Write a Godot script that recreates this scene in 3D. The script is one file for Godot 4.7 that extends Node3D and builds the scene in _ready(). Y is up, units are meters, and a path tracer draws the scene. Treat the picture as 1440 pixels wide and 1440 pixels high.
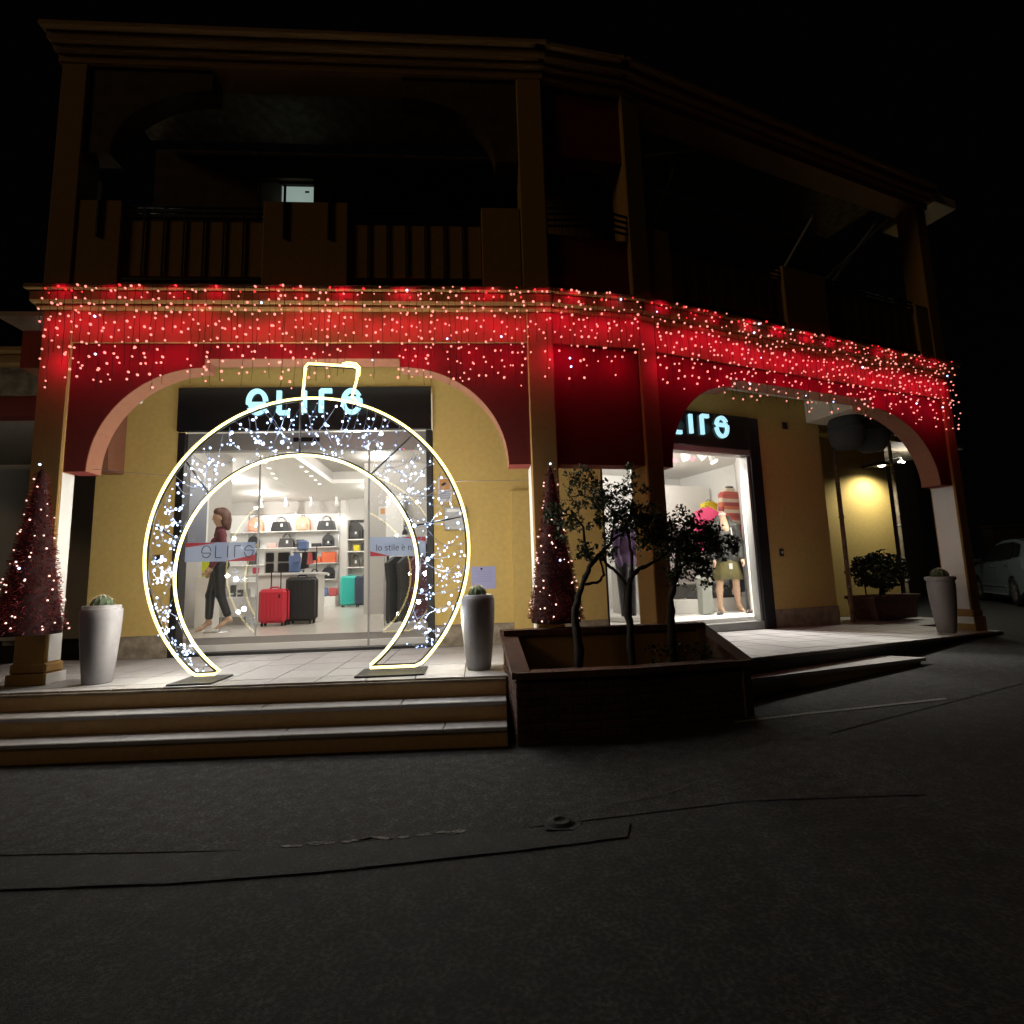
extends Node3D
# A corner arcade with a lit shop at night. Metres; y = 0 is the paved terrace under the arcade.

var A := Transform3D(Basis(Vector3.UP, deg_to_rad(4.0)), Vector3(0.36, 0, -5.17))      # left facade: x along it, z out of it
var C := Transform3D(Basis(Vector3.UP, deg_to_rad(12.0)), Vector3(0.36, 0, -5.17))     # short middle bay
var B := Transform3D(Basis(Vector3.UP, deg_to_rad(22.5)), Vector3(1.42, 0, -5.40))     # right facade
var S := Transform3D(Basis(Vector3.UP, deg_to_rad(1.3)), A * Vector3(-2.6, 0, 0.43))   # steps
var I := Transform3D.IDENTITY
var rng := RandomNumberGenerator.new()
var mats := {}

# ---------------------------------------------------------------- helpers
func R(a: float, b: float) -> float:
	return rng.randf_range(a, b)

func noise(freq: float, seed_: int, lo: Color, hi: Color, size := 512, kind := FastNoiseLite.TYPE_SIMPLEX_SMOOTH, oct := 4) -> NoiseTexture2D:
	var n := FastNoiseLite.new()
	n.seed = seed_
	n.noise_type = kind
	n.frequency = freq
	n.fractal_octaves = oct
	var t := NoiseTexture2D.new()
	t.width = size
	t.height = size
	t.seamless = true
	t.noise = n
	var g := Gradient.new()
	g.set_color(0, lo)
	g.set_color(1, hi)
	t.color_ramp = g
	return t

func mat(key: String, c: Color, rough := 0.8, o := {}) -> StandardMaterial3D:
	if mats.has(key):
		return mats[key]
	var m := StandardMaterial3D.new()
	m.resource_name = key
	m.albedo_color = c.linear_to_srgb()
	m.roughness = rough
	m.metallic = o.get("metal", 0.0)
	if o.has("tex"):
		m.albedo_texture = o.tex
	if o.has("bump"):
		m.heightmap_enabled = true
		m.heightmap_texture = o.bump
		m.heightmap_scale = o.get("depth", 0.3)
	if o.has("tex") or o.has("bump"):
		m.uv1_triplanar = true
		m.uv1_world_triplanar = true
		m.uv1_scale = Vector3.ONE * o.get("scale", 1.0)
	if o.has("detail"):
		m.detail_enabled = true
		m.detail_albedo = o.detail
		m.detail_blend_mode = BaseMaterial3D.BLEND_MODE_MUL
	if o.has("emit"):
		m.emission_enabled = true
		var e: Color = o.emit
		var k := maxf(maxf(e.r, e.g), maxf(e.b, 0.001))
		m.emission = Color(e.r / k, e.g / k, e.b / k).linear_to_srgb()
		m.emission_energy_multiplier = k
	if o.has("alpha"):
		m.transparency = BaseMaterial3D.TRANSPARENCY_ALPHA
		m.albedo_color.a = o.alpha
	if o.has("coat"):
		m.clearcoat_enabled = true
		m.clearcoat = o.coat
		m.clearcoat_roughness = 0.1
	if o.has("sheen"):
		m.rim_enabled = true
		m.rim = o.sheen
	if o.has("back"):
		m.backlight_enabled = true
		m.backlight = o.back
	mats[key] = m
	return m

func new_st() -> SurfaceTool:
	var st := SurfaceTool.new()
	st.begin(Mesh.PRIMITIVE_TRIANGLES)
	st.set_smooth_group(-1)
	return st

func tri(st: SurfaceTool, a: Vector3, b: Vector3, c: Vector3) -> void:
	st.add_vertex(a)
	st.add_vertex(b)
	st.add_vertex(c)

func quad(st: SurfaceTool, a: Vector3, b: Vector3, c: Vector3, d: Vector3) -> void:
	tri(st, a, b, c)
	tri(st, a, c, d)

# a box from corner to corner with chamfered edges
func box(st: SurfaceTool, lo: Vector3, hi: Vector3, bev := 0.0, xf := Transform3D.IDENTITY) -> void:
	st.set_smooth_group(-1)
	var c := (lo + hi) * 0.5
	var h := (hi - lo).abs() * 0.5
	var b := minf(bev, minf(h.x, minf(h.y, h.z)) * 0.9)
	var p := func(s: Vector3, axis: int) -> Vector3:
		var q := Vector3(h.x - b, h.y - b, h.z - b)
		q[axis] = h[axis]
		return xf * (c + q * s)
	for ax in 3:
		var u := (ax + 1) % 3
		var v := (ax + 2) % 3
		for s in [-1.0, 1.0]:
			var k := []
			for t in [[-1.0, -1.0], [1.0, -1.0], [1.0, 1.0], [-1.0, 1.0]]:
				var d := Vector3.ZERO
				d[ax] = s
				d[u] = t[0]
				d[v] = t[1]
				k.append(p.call(d, ax))
			if s > 0:
				quad(st, k[3], k[2], k[1], k[0])
			else:
				quad(st, k[0], k[1], k[2], k[3])
	if b <= 0.0:
		return
	for ax in 3:
		var u := (ax + 1) % 3
		var v := (ax + 2) % 3
		for su in [-1.0, 1.0]:
			for sv in [-1.0, 1.0]:
				var d0 := Vector3.ZERO
				d0[u] = su
				d0[v] = sv
				var d1 := d0
				d0[ax] = -1.0
				d1[ax] = 1.0
				if su * sv > 0:
					quad(st, p.call(d0, u), p.call(d1, u), p.call(d1, v), p.call(d0, v))
				else:
					quad(st, p.call(d0, v), p.call(d1, v), p.call(d1, u), p.call(d0, u))
	for sx in [-1.0, 1.0]:
		for sy in [-1.0, 1.0]:
			for sz in [-1.0, 1.0]:
				var d := Vector3(sx, sy, sz)
				if sx * sy * sz > 0:
					tri(st, p.call(d, 2), p.call(d, 1), p.call(d, 0))
				else:
					tri(st, p.call(d, 0), p.call(d, 1), p.call(d, 2))

func cbox(st: SurfaceTool, at: Vector3, size: Vector3, bev := 0.0, xf := Transform3D.IDENTITY) -> void:
	box(st, at - size * 0.5, at + size * 0.5, bev, xf)

# an outline in x, y pulled from z0 (back) to z1 (front)
func prism(st: SurfaceTool, pts: PackedVector2Array, z0: float, z1: float, xf := Transform3D.IDENTITY, smooth := false) -> void:
	var poly := pts
	if Geometry2D.is_polygon_clockwise(poly):
		poly = poly.duplicate()
		poly.reverse()
	var ix := Geometry2D.triangulate_polygon(poly)
	st.set_smooth_group(-1)
	for i in range(0, ix.size(), 3):
		var a := poly[ix[i]]
		var b := poly[ix[i + 1]]
		var c := poly[ix[i + 2]]
		if (b - a).cross(c - a) > 0:
			var t := b
			b = c
			c = t
		tri(st, xf * Vector3(a.x, a.y, z1), xf * Vector3(b.x, b.y, z1), xf * Vector3(c.x, c.y, z1))
		tri(st, xf * Vector3(a.x, a.y, z0), xf * Vector3(c.x, c.y, z0), xf * Vector3(b.x, b.y, z0))
	if smooth:
		st.set_smooth_group(0)
	for i in poly.size():
		var a := poly[i]
		var b := poly[(i + 1) % poly.size()]
		quad(st, xf * Vector3(a.x, a.y, z0), xf * Vector3(a.x, a.y, z1), xf * Vector3(b.x, b.y, z1), xf * Vector3(b.x, b.y, z0))
	st.set_smooth_group(-1)

# an outline in x, z pulled up from y0 to y1
func slab(st: SurfaceTool, pts: PackedVector2Array, y0: float, y1: float, xf := Transform3D.IDENTITY) -> void:
	var q := PackedVector2Array()
	for p in pts:
		q.append(Vector2(p.x, -p.y))
	prism(st, q, y0, y1, xf * Transform3D(Basis(Vector3.RIGHT, -PI / 2), Vector3.ZERO))

func tube(st: SurfaceTool, pts: Array, r, n := 8, closed := false) -> void:
	st.set_smooth_group(0)
	var m := pts.size()
	var rings := []
	var up := Vector3(0.13, 0.2, 0.97)
	for i in m:
		var a: Vector3 = pts[(i - 1 + m) % m] if closed or i > 0 else pts[i]
		var b: Vector3 = pts[(i + 1) % m] if closed or i < m - 1 else pts[i]
		var t := (b - a).normalized()
		var x := up.cross(t)
		if x.length() < 0.05:
			x = Vector3(1, 0.3, 0).cross(t)
		x = x.normalized()
		var y := t.cross(x)
		up = y.cross(t) * 0.0 + t.cross(x)
		up = up.normalized()
		x = up.cross(t).normalized()
		y = up
		var rr: float = r[i] if r is Array else r
		var ring := []
		for k in n:
			var w := TAU * k / n
			ring.append(pts[i] + (x * cos(w) + y * sin(w)) * rr)
		rings.append(ring)
	for i in (m if closed else m - 1):
		var p: Array = rings[i]
		var q: Array = rings[(i + 1) % m]
		for k in n:
			quad(st, p[k], p[(k + 1) % n], q[(k + 1) % n], q[k])
	if not closed:
		st.set_smooth_group(-1)
		for k in range(1, n - 1):
			tri(st, rings[0][0], rings[0][k + 1], rings[0][k])
			tri(st, rings[m - 1][0], rings[m - 1][k], rings[m - 1][k + 1])

func lathe(st: SurfaceTool, prof: Array, n := 24, at := Vector3.ZERO, xf := Transform3D.IDENTITY) -> void:
	st.set_smooth_group(0)
	for i in prof.size() - 1:
		var p: Vector2 = prof[i]
		var q: Vector2 = prof[i + 1]
		for k in n:
			var a := TAU * k / n
			var b := TAU * (k + 1) / n
			quad(st, xf * (at + Vector3(cos(a) * p.x, p.y, sin(a) * p.x)), xf * (at + Vector3(cos(b) * p.x, p.y, sin(b) * p.x)), xf * (at + Vector3(cos(b) * q.x, q.y, sin(b) * q.x)), xf * (at + Vector3(cos(a) * q.x, q.y, sin(a) * q.x)))

func to_mesh(st: SurfaceTool) -> ArrayMesh:
	st.generate_normals()
	return st.commit()

func hang(par: Node3D, called: String, m: Mesh, material: Material, xf := Transform3D.IDENTITY) -> MeshInstance3D:
	var o := MeshInstance3D.new()
	o.name = called
	o.mesh = m
	o.material_override = material
	par.add_child(o, true)
	o.transform = (par.global_transform.affine_inverse() if par != self else I) * xf
	return o

func part(par: Node3D, called: String, st: SurfaceTool, material: Material, xf := Transform3D.IDENTITY) -> MeshInstance3D:
	return hang(par, called, to_mesh(st), material, xf)

func tag(o: Node3D, label: String, category: String, group := "") -> Node3D:
	o.set_meta("label", label)
	o.set_meta("category", category)
	if group:
		o.set_meta("group", group)
	return o

func thing(called: String, label: String, category: String, xf: Transform3D, group := "") -> Node3D:
	var o := Node3D.new()
	o.name = called
	add_child(o, true)
	o.transform = xf
	return tag(o, label, category, group)

func ground_of(called: String, xf := Transform3D.IDENTITY) -> Node3D:
	var o := Node3D.new()
	o.name = called
	add_child(o, true)
	o.transform = xf
	o.set_meta("kind", "structure")
	return o

func boxpart(par: Node3D, called: String, lo: Vector3, hi: Vector3, m: Material, xf: Transform3D, bev := 0.004) -> MeshInstance3D:
	var st := new_st()
	box(st, lo, hi, bev)
	return part(par, called, st, m, xf)

func omni(at: Vector3, c: Color, e: float, size := 0.03, rang := 6.0) -> OmniLight3D:
	var l := OmniLight3D.new()
	l.light_color = c.linear_to_srgb()
	l.light_energy = e
	l.light_size = size
	l.omni_range = rang
	l.omni_attenuation = 2.0
	l.shadow_enabled = true
	l.name = "lamp_light"
	add_child(l, true)
	l.position = at
	return l

func spot(at: Vector3, to: Vector3, c: Color, e: float, angle := 45.0, size := 0.04) -> void:
	var l := SpotLight3D.new()
	l.light_color = c.linear_to_srgb()
	l.light_energy = e
	l.light_size = size
	l.spot_range = 9.0
	l.spot_angle = angle
	l.spot_attenuation = 2.0
	l.spot_angle_attenuation = 0.6
	l.shadow_enabled = true
	l.name = "spot_light"
	add_child(l, true)
	l.position = at
	var d := to - at
	l.look_at_from_position(at, to, Vector3.RIGHT if absf(d.normalized().y) > 0.95 else Vector3.UP)

func at(f: Transform3D, x: float, y: float, z: float) -> Transform3D:
	return Transform3D(f.basis, f * Vector3(x, y, z))

func V(a: Array) -> PackedVector2Array:
	var o := PackedVector2Array()
	for i in range(0, a.size(), 2):
		o.append(Vector2(a[i], a[i + 1]))
	return o

func gh(x: float, z: float) -> float:      # height of the ground: it climbs to the right
	var k := 0.05 * clampf(x, 0.0, 6.0) + 0.008 * clampf(x - 6.0, 0.0, 30.0)
	var d := clampf((-z - 1.0) / 3.0, 0, 1)
	return -0.455 + k * lerpf(0.45, 1.0, d)

# ---------------------------------------------------------------- script
func _ready() -> void:
	rng.seed = 7
	# camera
	var cam := Camera3D.new()
	cam.name = "camera"
	add_child(cam)
	cam.fov = rad_to_deg(2.0 * atan(720.0 / 740.0))
	cam.near = 0.05
	cam.far = 400.0
	cam.transform = Transform3D(Basis(Vector3.RIGHT, deg_to_rad(7.37)) * Basis(Vector3.BACK, deg_to_rad(-1.8)), Vector3(0, 0.8, 0))
	# night sky
	var sky_m := ProceduralSkyMaterial.new()
	sky_m.sky_top_color = Color(0.0004, 0.0004, 0.0005).linear_to_srgb()
	sky_m.sky_horizon_color = Color(0.0006, 0.0006, 0.0006).linear_to_srgb()
	sky_m.ground_bottom_color = Color(0.0004, 0.0004, 0.0004).linear_to_srgb()
	sky_m.ground_horizon_color = Color(0.0006, 0.0006, 0.0006).linear_to_srgb()
	sky_m.sun_angle_max = 1.0
	var env := Environment.new()
	env.background_mode = Environment.BG_SKY
	env.sky = Sky.new()
	env.sky.sky_material = sky_m
	env.tonemap_mode = Environment.TONE_MAPPER_LINEAR
	env.tonemap_exposure = 1.0
	env.sdfgi_enabled = true
	env.ssao_enabled = true
	env.ssil_enabled = true
	var we := WorldEnvironment.new()
	we.name = "night"
	we.environment = env
	add_child(we)
	# the faint warm light of the town, from the left behind the camera
	var sun := DirectionalLight3D.new()
	sun.name = "faint_night_light"
	sun.light_color = Color(1.0, 0.66, 0.33).linear_to_srgb()
	sun.light_energy = 0.045
	sun.light_angular_distance = 12.0
	sun.shadow_enabled = true
	sun.sky_mode = DirectionalLight3D.SKY_MODE_LIGHT_ONLY
	add_child(sun)
	sun.look_at_from_position(Vector3.ZERO, Vector3(0.80, -0.42, -0.42), Vector3.UP)

	make_materials()
	ground()
	terrace()
	building()
	upper_floor()
	side_wing()
	shop_room()
	display_room()
	signs()
	planter()
	ornament()
	red_lights()
	tinsel_trees()
	pots()
	goods()
	mannequins()
	right_side()
	car()

func make_materials() -> void:
	var fine := noise(0.03, 3, Color(0.93, 0.93, 0.93), Color(1, 1, 1), 512)
	var grain := noise(0.25, 5, Color(0, 0, 0), Color(1, 1, 1), 512)
	var stains := noise(0.012, 9, Color(0.62, 0.60, 0.58), Color(1, 1, 1), 512, FastNoiseLite.TYPE_SIMPLEX_SMOOTH, 6)
	var speck := noise(0.09, 12, Color(0.2, 0.2, 0.2), Color(1, 1, 1), 1024, FastNoiseLite.TYPE_SIMPLEX, 5)
	var grit := noise(0.3, 14, Color(0, 0, 0), Color(1, 1, 1), 1024, FastNoiseLite.TYPE_SIMPLEX, 3)
	var dirt := noise(0.02, 21, Color(0.42, 0.42, 0.42), Color(1, 1, 1), 1024, FastNoiseLite.TYPE_SIMPLEX_SMOOTH, 6)
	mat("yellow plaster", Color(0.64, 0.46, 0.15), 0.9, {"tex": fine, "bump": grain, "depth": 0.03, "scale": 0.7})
	mat("ochre plaster", Color(0.42, 0.25, 0.08), 0.9, {"tex": fine, "bump": grain, "depth": 0.12, "scale": 0.7})
	mat("red plaster", Color(0.21, 0.024, 0.018), 0.85, {"tex": fine, "bump": grain, "depth": 0.25, "scale": 0.7})
	mat("salmon plaster", Color(0.30, 0.125, 0.07), 0.85, {"tex": fine, "bump": grain, "depth": 0.2, "scale": 0.7})
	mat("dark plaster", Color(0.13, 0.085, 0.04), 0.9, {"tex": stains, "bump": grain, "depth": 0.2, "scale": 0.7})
	mat("cream plaster", Color(0.78, 0.71, 0.58), 0.85, {"tex": fine, "bump": grain, "depth": 0.2, "scale": 0.7})
	mat("stone", Color(0.42, 0.36, 0.27), 0.75, {"tex": stains, "bump": grain, "depth": 0.15, "scale": 0.9})
	mat("tile a", Color(0.42, 0.415, 0.42), 0.5, {"tex": fine, "bump": grain, "depth": 0.05, "scale": 0.5})
	mat("tile b", Color(0.39, 0.385, 0.39), 0.55, {"tex": fine, "bump": grain, "depth": 0.05, "scale": 0.6})
	mat("grout", Color(0.10, 0.09, 0.08), 0.9)
	mat("riser", Color(0.58, 0.37, 0.17), 0.85, {"tex": fine, "bump": grain, "depth": 0.2, "scale": 0.8})
	mat("asphalt", Color(0.082, 0.082, 0.082), 0.92, {"tex": dirt, "bump": grit, "depth": 0.25, "scale": 0.35})
	mat("asphalt old", Color(0.125, 0.124, 0.122), 0.95, {"tex": dirt, "bump": grit, "depth": 0.25, "scale": 0.4})
	mat("asphalt patch", Color(0.078, 0.077, 0.077), 0.9, {"tex": dirt, "bump": grit, "depth": 0.25, "scale": 0.4})
	for key in ["asphalt", "asphalt old", "asphalt patch"]:
		mats[key].detail_enabled = true
		mats[key].detail_albedo = speck
		mats[key].detail_blend_mode = BaseMaterial3D.BLEND_MODE_MUL
	mat("crack", Color(0.045, 0.045, 0.045), 1.0)
	mat("worn paint", Color(0.34, 0.33, 0.31), 0.9, {"tex": dirt, "scale": 2.0})
	mat("iron", Color(0.10, 0.10, 0.10), 0.6, {"metal": 0.4, "tex": dirt, "bump": grit, "scale": 2.0})
	mat("black metal", Color(0.012, 0.012, 0.013), 0.45)
	mat("black panel", Color(0.010, 0.010, 0.012), 0.18)
	mat("grey metal", Color(0.32, 0.32, 0.31), 0.4, {"metal": 0.5})
	mat("steel", Color(0.5, 0.5, 0.5), 0.3, {"metal": 0.9})
	mat("white paint", Color(0.74, 0.73, 0.70), 0.6)
	mat("shop white", Color(0.77, 0.755, 0.72), 0.7)
	mat("shop grey", Color(0.45, 0.43, 0.40), 0.7)
	mat("shop floor", Color(0.62, 0.59, 0.53), 0.25, {"tex": fine, "scale": 0.5})
	mat("step grey", Color(0.28, 0.26, 0.24), 0.6)
	mat("shelf white", Color(0.76, 0.75, 0.72), 0.4)
	mat("shelf glass", Color(0.75, 0.85, 0.82), 0.05, {"alpha": 0.2})
	mat("glass", Color(0.25, 0.28, 0.28), 0.0, {"alpha": 0.03})
	mat("decal blue", Color(0.36, 0.46, 0.66), 0.5, {"alpha": 0.6})
	mat("decal red", Color(0.35, 0.02, 0.03), 0.5)
	mat("ink", Color(0.01, 0.01, 0.02), 0.6)
	mat("lamp lit", Color(0.9, 0.9, 0.85), 0.5, {"emit": Color(2.2, 2.1, 1.85)})
	mat("lamp bright", Color(0.9, 0.9, 0.85), 0.5, {"emit": Color(4.0, 3.9, 3.4)})
	mat("sign letter", Color(0.25, 0.5, 0.6), 0.5, {"emit": Color(0.46, 0.84, 0.96)})
	mat("neon", Color(0.9, 0.85, 0.7), 0.4, {"emit": Color(3.6, 2.95, 0.82)})
	mat("ice bulb", Color(0.8, 0.85, 1), 0.4, {"emit": Color(0.42, 0.74, 1.6)})
	mat("ice bulb bright", Color(0.8, 0.85, 1), 0.4, {"emit": Color(1.5, 2.2, 3.6)})
	mat("ice wire", Color(0.14, 0.16, 0.22), 0.5)
	mat("red bulb", Color(0.8, 0.3, 0.25), 0.4, {"emit": Color(1.4, 0.46, 0.36)})
	mat("red bulb dim", Color(0.8, 0.1, 0.08), 0.4, {"emit": Color(1.3, 0.05, 0.05)})
	mat("red wire", Color(0.03, 0.008, 0.008), 0.7)
	mat("tree bulb", Color(0.9, 0.7, 0.7), 0.4, {"emit": Color(1.8, 1.0, 0.85)})
	mat("tinsel", Color(0.15, 0.002, 0.005), 0.5)
	mat("tinsel core", Color(0.03, 0.004, 0.005), 0.9)
	mat("pot white", Color(0.27, 0.26, 0.275), 0.55, {"tex": fine, "bump": grain, "depth": 0.1, "scale": 1.0})
	mat("cactus", Color(0.055, 0.085, 0.045), 0.8, {"bump": grain, "depth": 0.2, "scale": 3.0})
	mat("spines", Color(0.55, 0.50, 0.38), 0.8)
	mat("soil", Color(0.03, 0.022, 0.015), 1.0, {"bump": grit, "depth": 2.0, "scale": 2.0})
	for i in 3:
		mat("brick %d" % i, Color(0.085 + 0.02 * i, 0.042 + 0.006 * i, 0.03 + 0.004 * i), 0.9, {"tex": stains, "bump": grit, "depth": 0.3, "scale": 1.5 + 0.3 * i})
	mat("mortar", Color(0.09, 0.07, 0.055), 1.0)
	mat("terracotta", Color(0.15, 0.065, 0.04), 0.75, {"tex": stains, "bump": grain, "depth": 0.15, "scale": 1.2})
	mat("bark", Color(0.07, 0.05, 0.035), 0.95, {"tex": dirt, "bump": grit, "depth": 1.0, "scale": 3.0})
	mat("leaf", Color(0.03, 0.05, 0.016), 0.5, {"back": Color(0.05, 0.07, 0.02)})
	mat("leaf dark", Color(0.025, 0.04, 0.015), 0.5)
	mat("paper", Color(0.62, 0.62, 0.62), 0.8)
	mat("paper blue", Color(0.36, 0.37, 0.62), 0.7)
	mat("paper orange", Color(0.55, 0.28, 0.09), 0.8)
	mat("print blue", Color(0.28, 0.32, 0.42), 0.8)
	mat("skin", Color(0.55, 0.36, 0.24), 0.5)
	mat("lit pane", Color(0.3, 0.3, 0.3), 0.5, {"emit": Color(0.22, 0.29, 0.26)})

# ---------------------------------------------------------------- ground
func ground() -> void:
	var st := new_st()
	st.set_smooth_group(0)
	var xs := [-160.0, -60.0, -25.0, -12.0]
	for i in 41:
		xs.append(-8.0 + i * 0.5)
	xs.append_array([16.0, 25.0, 60.0, 160.0])
	var zs := [60.0, 20.0, 8.0, 3.0]
	for i in 41:
		zs.append(0.5 - i * 0.35)
	zs.append_array([-18.0, -30.0, -70.0, -160.0])
	for i in xs.size() - 1:
		for j in zs.size() - 1:
			var p := func(a: int, b: int) -> Vector3: return Vector3(xs[a], gh(xs[a], zs[b]), zs[b])
			quad(st, p.call(i, j), p.call(i, j + 1), p.call(i + 1, j + 1), p.call(i + 1, j))
	var g := part(self, "road", st, mats["asphalt"])
	g.set_meta("kind", "structure")
	# the older, paler apron of asphalt before the steps, and the resurfaced strip along its edge
	apron("pavement", [-9.0, -2.9, -2.5, -2.75, -1.3, -2.72, -0.6, -2.82, 0.0, -2.86, 1.2, -2.98, 2.1, -2.9, 2.2, -3.3, 2.2, -3.9, 4.0, -4.6, 8.0, -6.2, 8.0, -8.0, 4.5, -7.4, 1.6, -5.6, -0.2, -4.6, -9.0, -4.5], mats["asphalt old"], 0.004)
	apron("gutter", [-9.0, -2.55, -2.26, -2.44, -1.49, -2.45, -0.89, -2.50, -0.05, -2.63, 0.5, -2.69, 0.55, -2.84, 0.0, -2.85, -0.6, -2.81, -1.3, -2.71, -2.5, -2.70, -9.0, -2.85], mats["asphalt patch"], 0.0075)
	# worn remains of white paint on the strip's edge
	var st2 := new_st()
	for i in 26:
		var x := R(-1.15, -0.25)
		var w := R(0.015, 0.06)
		var z := -2.71 - (x + 1.3) * 0.11 - R(0.0, 0.02)
		var y := gh(x, z) + 0.0105
		var q := PackedVector2Array()
		for k in 6:
			q.append(Vector2(x + cos(k * 1.05) * w * R(0.6, 1), z + sin(k * 1.05) * 0.014 * R(0.6, 1)))
		slab(st2, q, y - 0.001, y)
	part(self, "road_marking", st2, mats["worn paint"]).set_meta("kind", "structure")
	var st3 := new_st()
	var pts := [[1.7, -4.3], [2.3, -4.37], [2.8, -4.4], [3.5, -4.46]]
	for i in 3:
		var a: Array = pts[i]
		var b: Array = pts[i + 1]
		var ya := gh(a[0], a[1]) + 0.009
		var yb := gh(b[0], b[1]) + 0.009
		quad(st3, Vector3(a[0], ya, a[1]), Vector3(a[0], ya, a[1] - 0.045), Vector3(b[0], yb, b[1] - 0.045), Vector3(b[0], yb, b[1]))
	part(self, "road_marking", st3, mats["worn paint"]).set_meta("kind", "structure")
	# cracks: thin ragged ribbons
	var st4 := new_st()
	ribbon(st4, [-3.0, -2.42, -2.3, -2.43, -1.5, -2.44, -0.9, -2.49, -0.05, -2.62, 0.5, -2.68, 1.3, -2.72, 2.05, -2.78], 0.004)
	ribbon(st4, [2.05, -4.15, 2.19, -3.86, 2.17, -3.3, 2.21, -2.86, 2.5, -2.6, 3.2, -2.45], 0.007)
	ribbon(st4, [0.2, -2.95, 0.45, -3.05, 0.8, -3.12, 1.1, -3.3], 0.008)
	ribbon(st4, [2.02, -2.78, 2.06, -2.95, 1.6, -2.98, 1.0, -2.94], 0.004)
	part(self, "road_crack_lines", st4, mats["crack"]).set_meta("kind", "structure")
	# small inspection cover
	var y0 := gh(0.2, -2.88)
	var t := thing("water_valve_cover", "small worn iron valve cover set in the road before the brick planter", "valve cover", Transform3D(I.basis, Vector3(0.2, y0, -2.88)))
	var s := new_st()
	lathe(s, [Vector2(0.0, 0.012), Vector2(0.03, 0.013), Vector2(0.034, 0.02), Vector2(0.05, 0.02), Vector2(0.053, 0.014), Vector2(0.075, 0.012), Vector2(0.08, 0.002)], 20)
	part(t, "lid", s, mats["asphalt patch"], t.transform)
	s = new_st()
	slab(s, V([-0.1, -0.075, 0.07, -0.085, 0.11, 0.02, 0.06, 0.09, -0.08, 0.08]), 0.004, 0.011)
	part(t, "surround", s, mats["asphalt old"], t.transform)

func apron(called: String, a: Array, m: Material, lift: float) -> void:
	var st := new_st()
	st.set_smooth_group(0)
	var outline := V(a)
	# cut into half-metre cells, so that it follows the ground
	for i in range(-18, 17):
		for j in range(-17, -4):
			var cell := V([i * 0.5, j * 0.5, i * 0.5 + 0.5, j * 0.5, i * 0.5 + 0.5, j * 0.5 + 0.5, i * 0.5, j * 0.5 + 0.5])
			for piece in Geometry2D.intersect_polygons(outline, cell):
				var ix := Geometry2D.triangulate_polygon(piece)
				for k in range(0, ix.size(), 3):
					var p := []
					for e in 3:
						var q: Vector2 = piece[ix[k + e]]
						p.append(Vector3(q.x, gh(q.x, q.y) + lift, q.y))
					if (p[1] - p[0]).cross(p[2] - p[0]).y > 0:
						tri(st, p[0], p[2], p[1])
					else:
						tri(st, p[0], p[1], p[2])
	part(self, called, st, m).set_meta("kind", "structure")

func ribbon(st: SurfaceTool, a: Array, w: float) -> void:
	var p := []
	for i in range(0, a.size() - 2, 2):
		var u := Vector2(a[i], a[i + 1])
		var v := Vector2(a[i + 2], a[i + 3])
		var n := int(ceil(u.distance_to(v) / 0.06))
		for k in n:
			p.append(u.lerp(v, float(k) / n) + Vector2(R(-0.008, 0.008), R(-0.008, 0.008)))
	for i in p.size() - 1:
		var d: Vector2 = (p[i + 1] - p[i]).normalized().orthogonal() * w * R(0.3, 1.0) * 0.5
		var e := func(q: Vector2) -> Vector3: return Vector3(q.x, gh(q.x, q.y) + 0.013, q.y)
		quad(st, e.call(p[i] - d), e.call(p[i] + d), e.call(p[i + 1] + d), e.call(p[i + 1] - d))

# ---------------------------------------------------------------- terrace and steps
func to_world(f: Transform3D, a: Array) -> PackedVector2Array:
	var o := PackedVector2Array()
	for i in range(0, a.size(), 2):
		var p := f * Vector3(a[i], 0, a[i + 1])
		o.append(Vector2(p.x, p.z))
	return o

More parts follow.
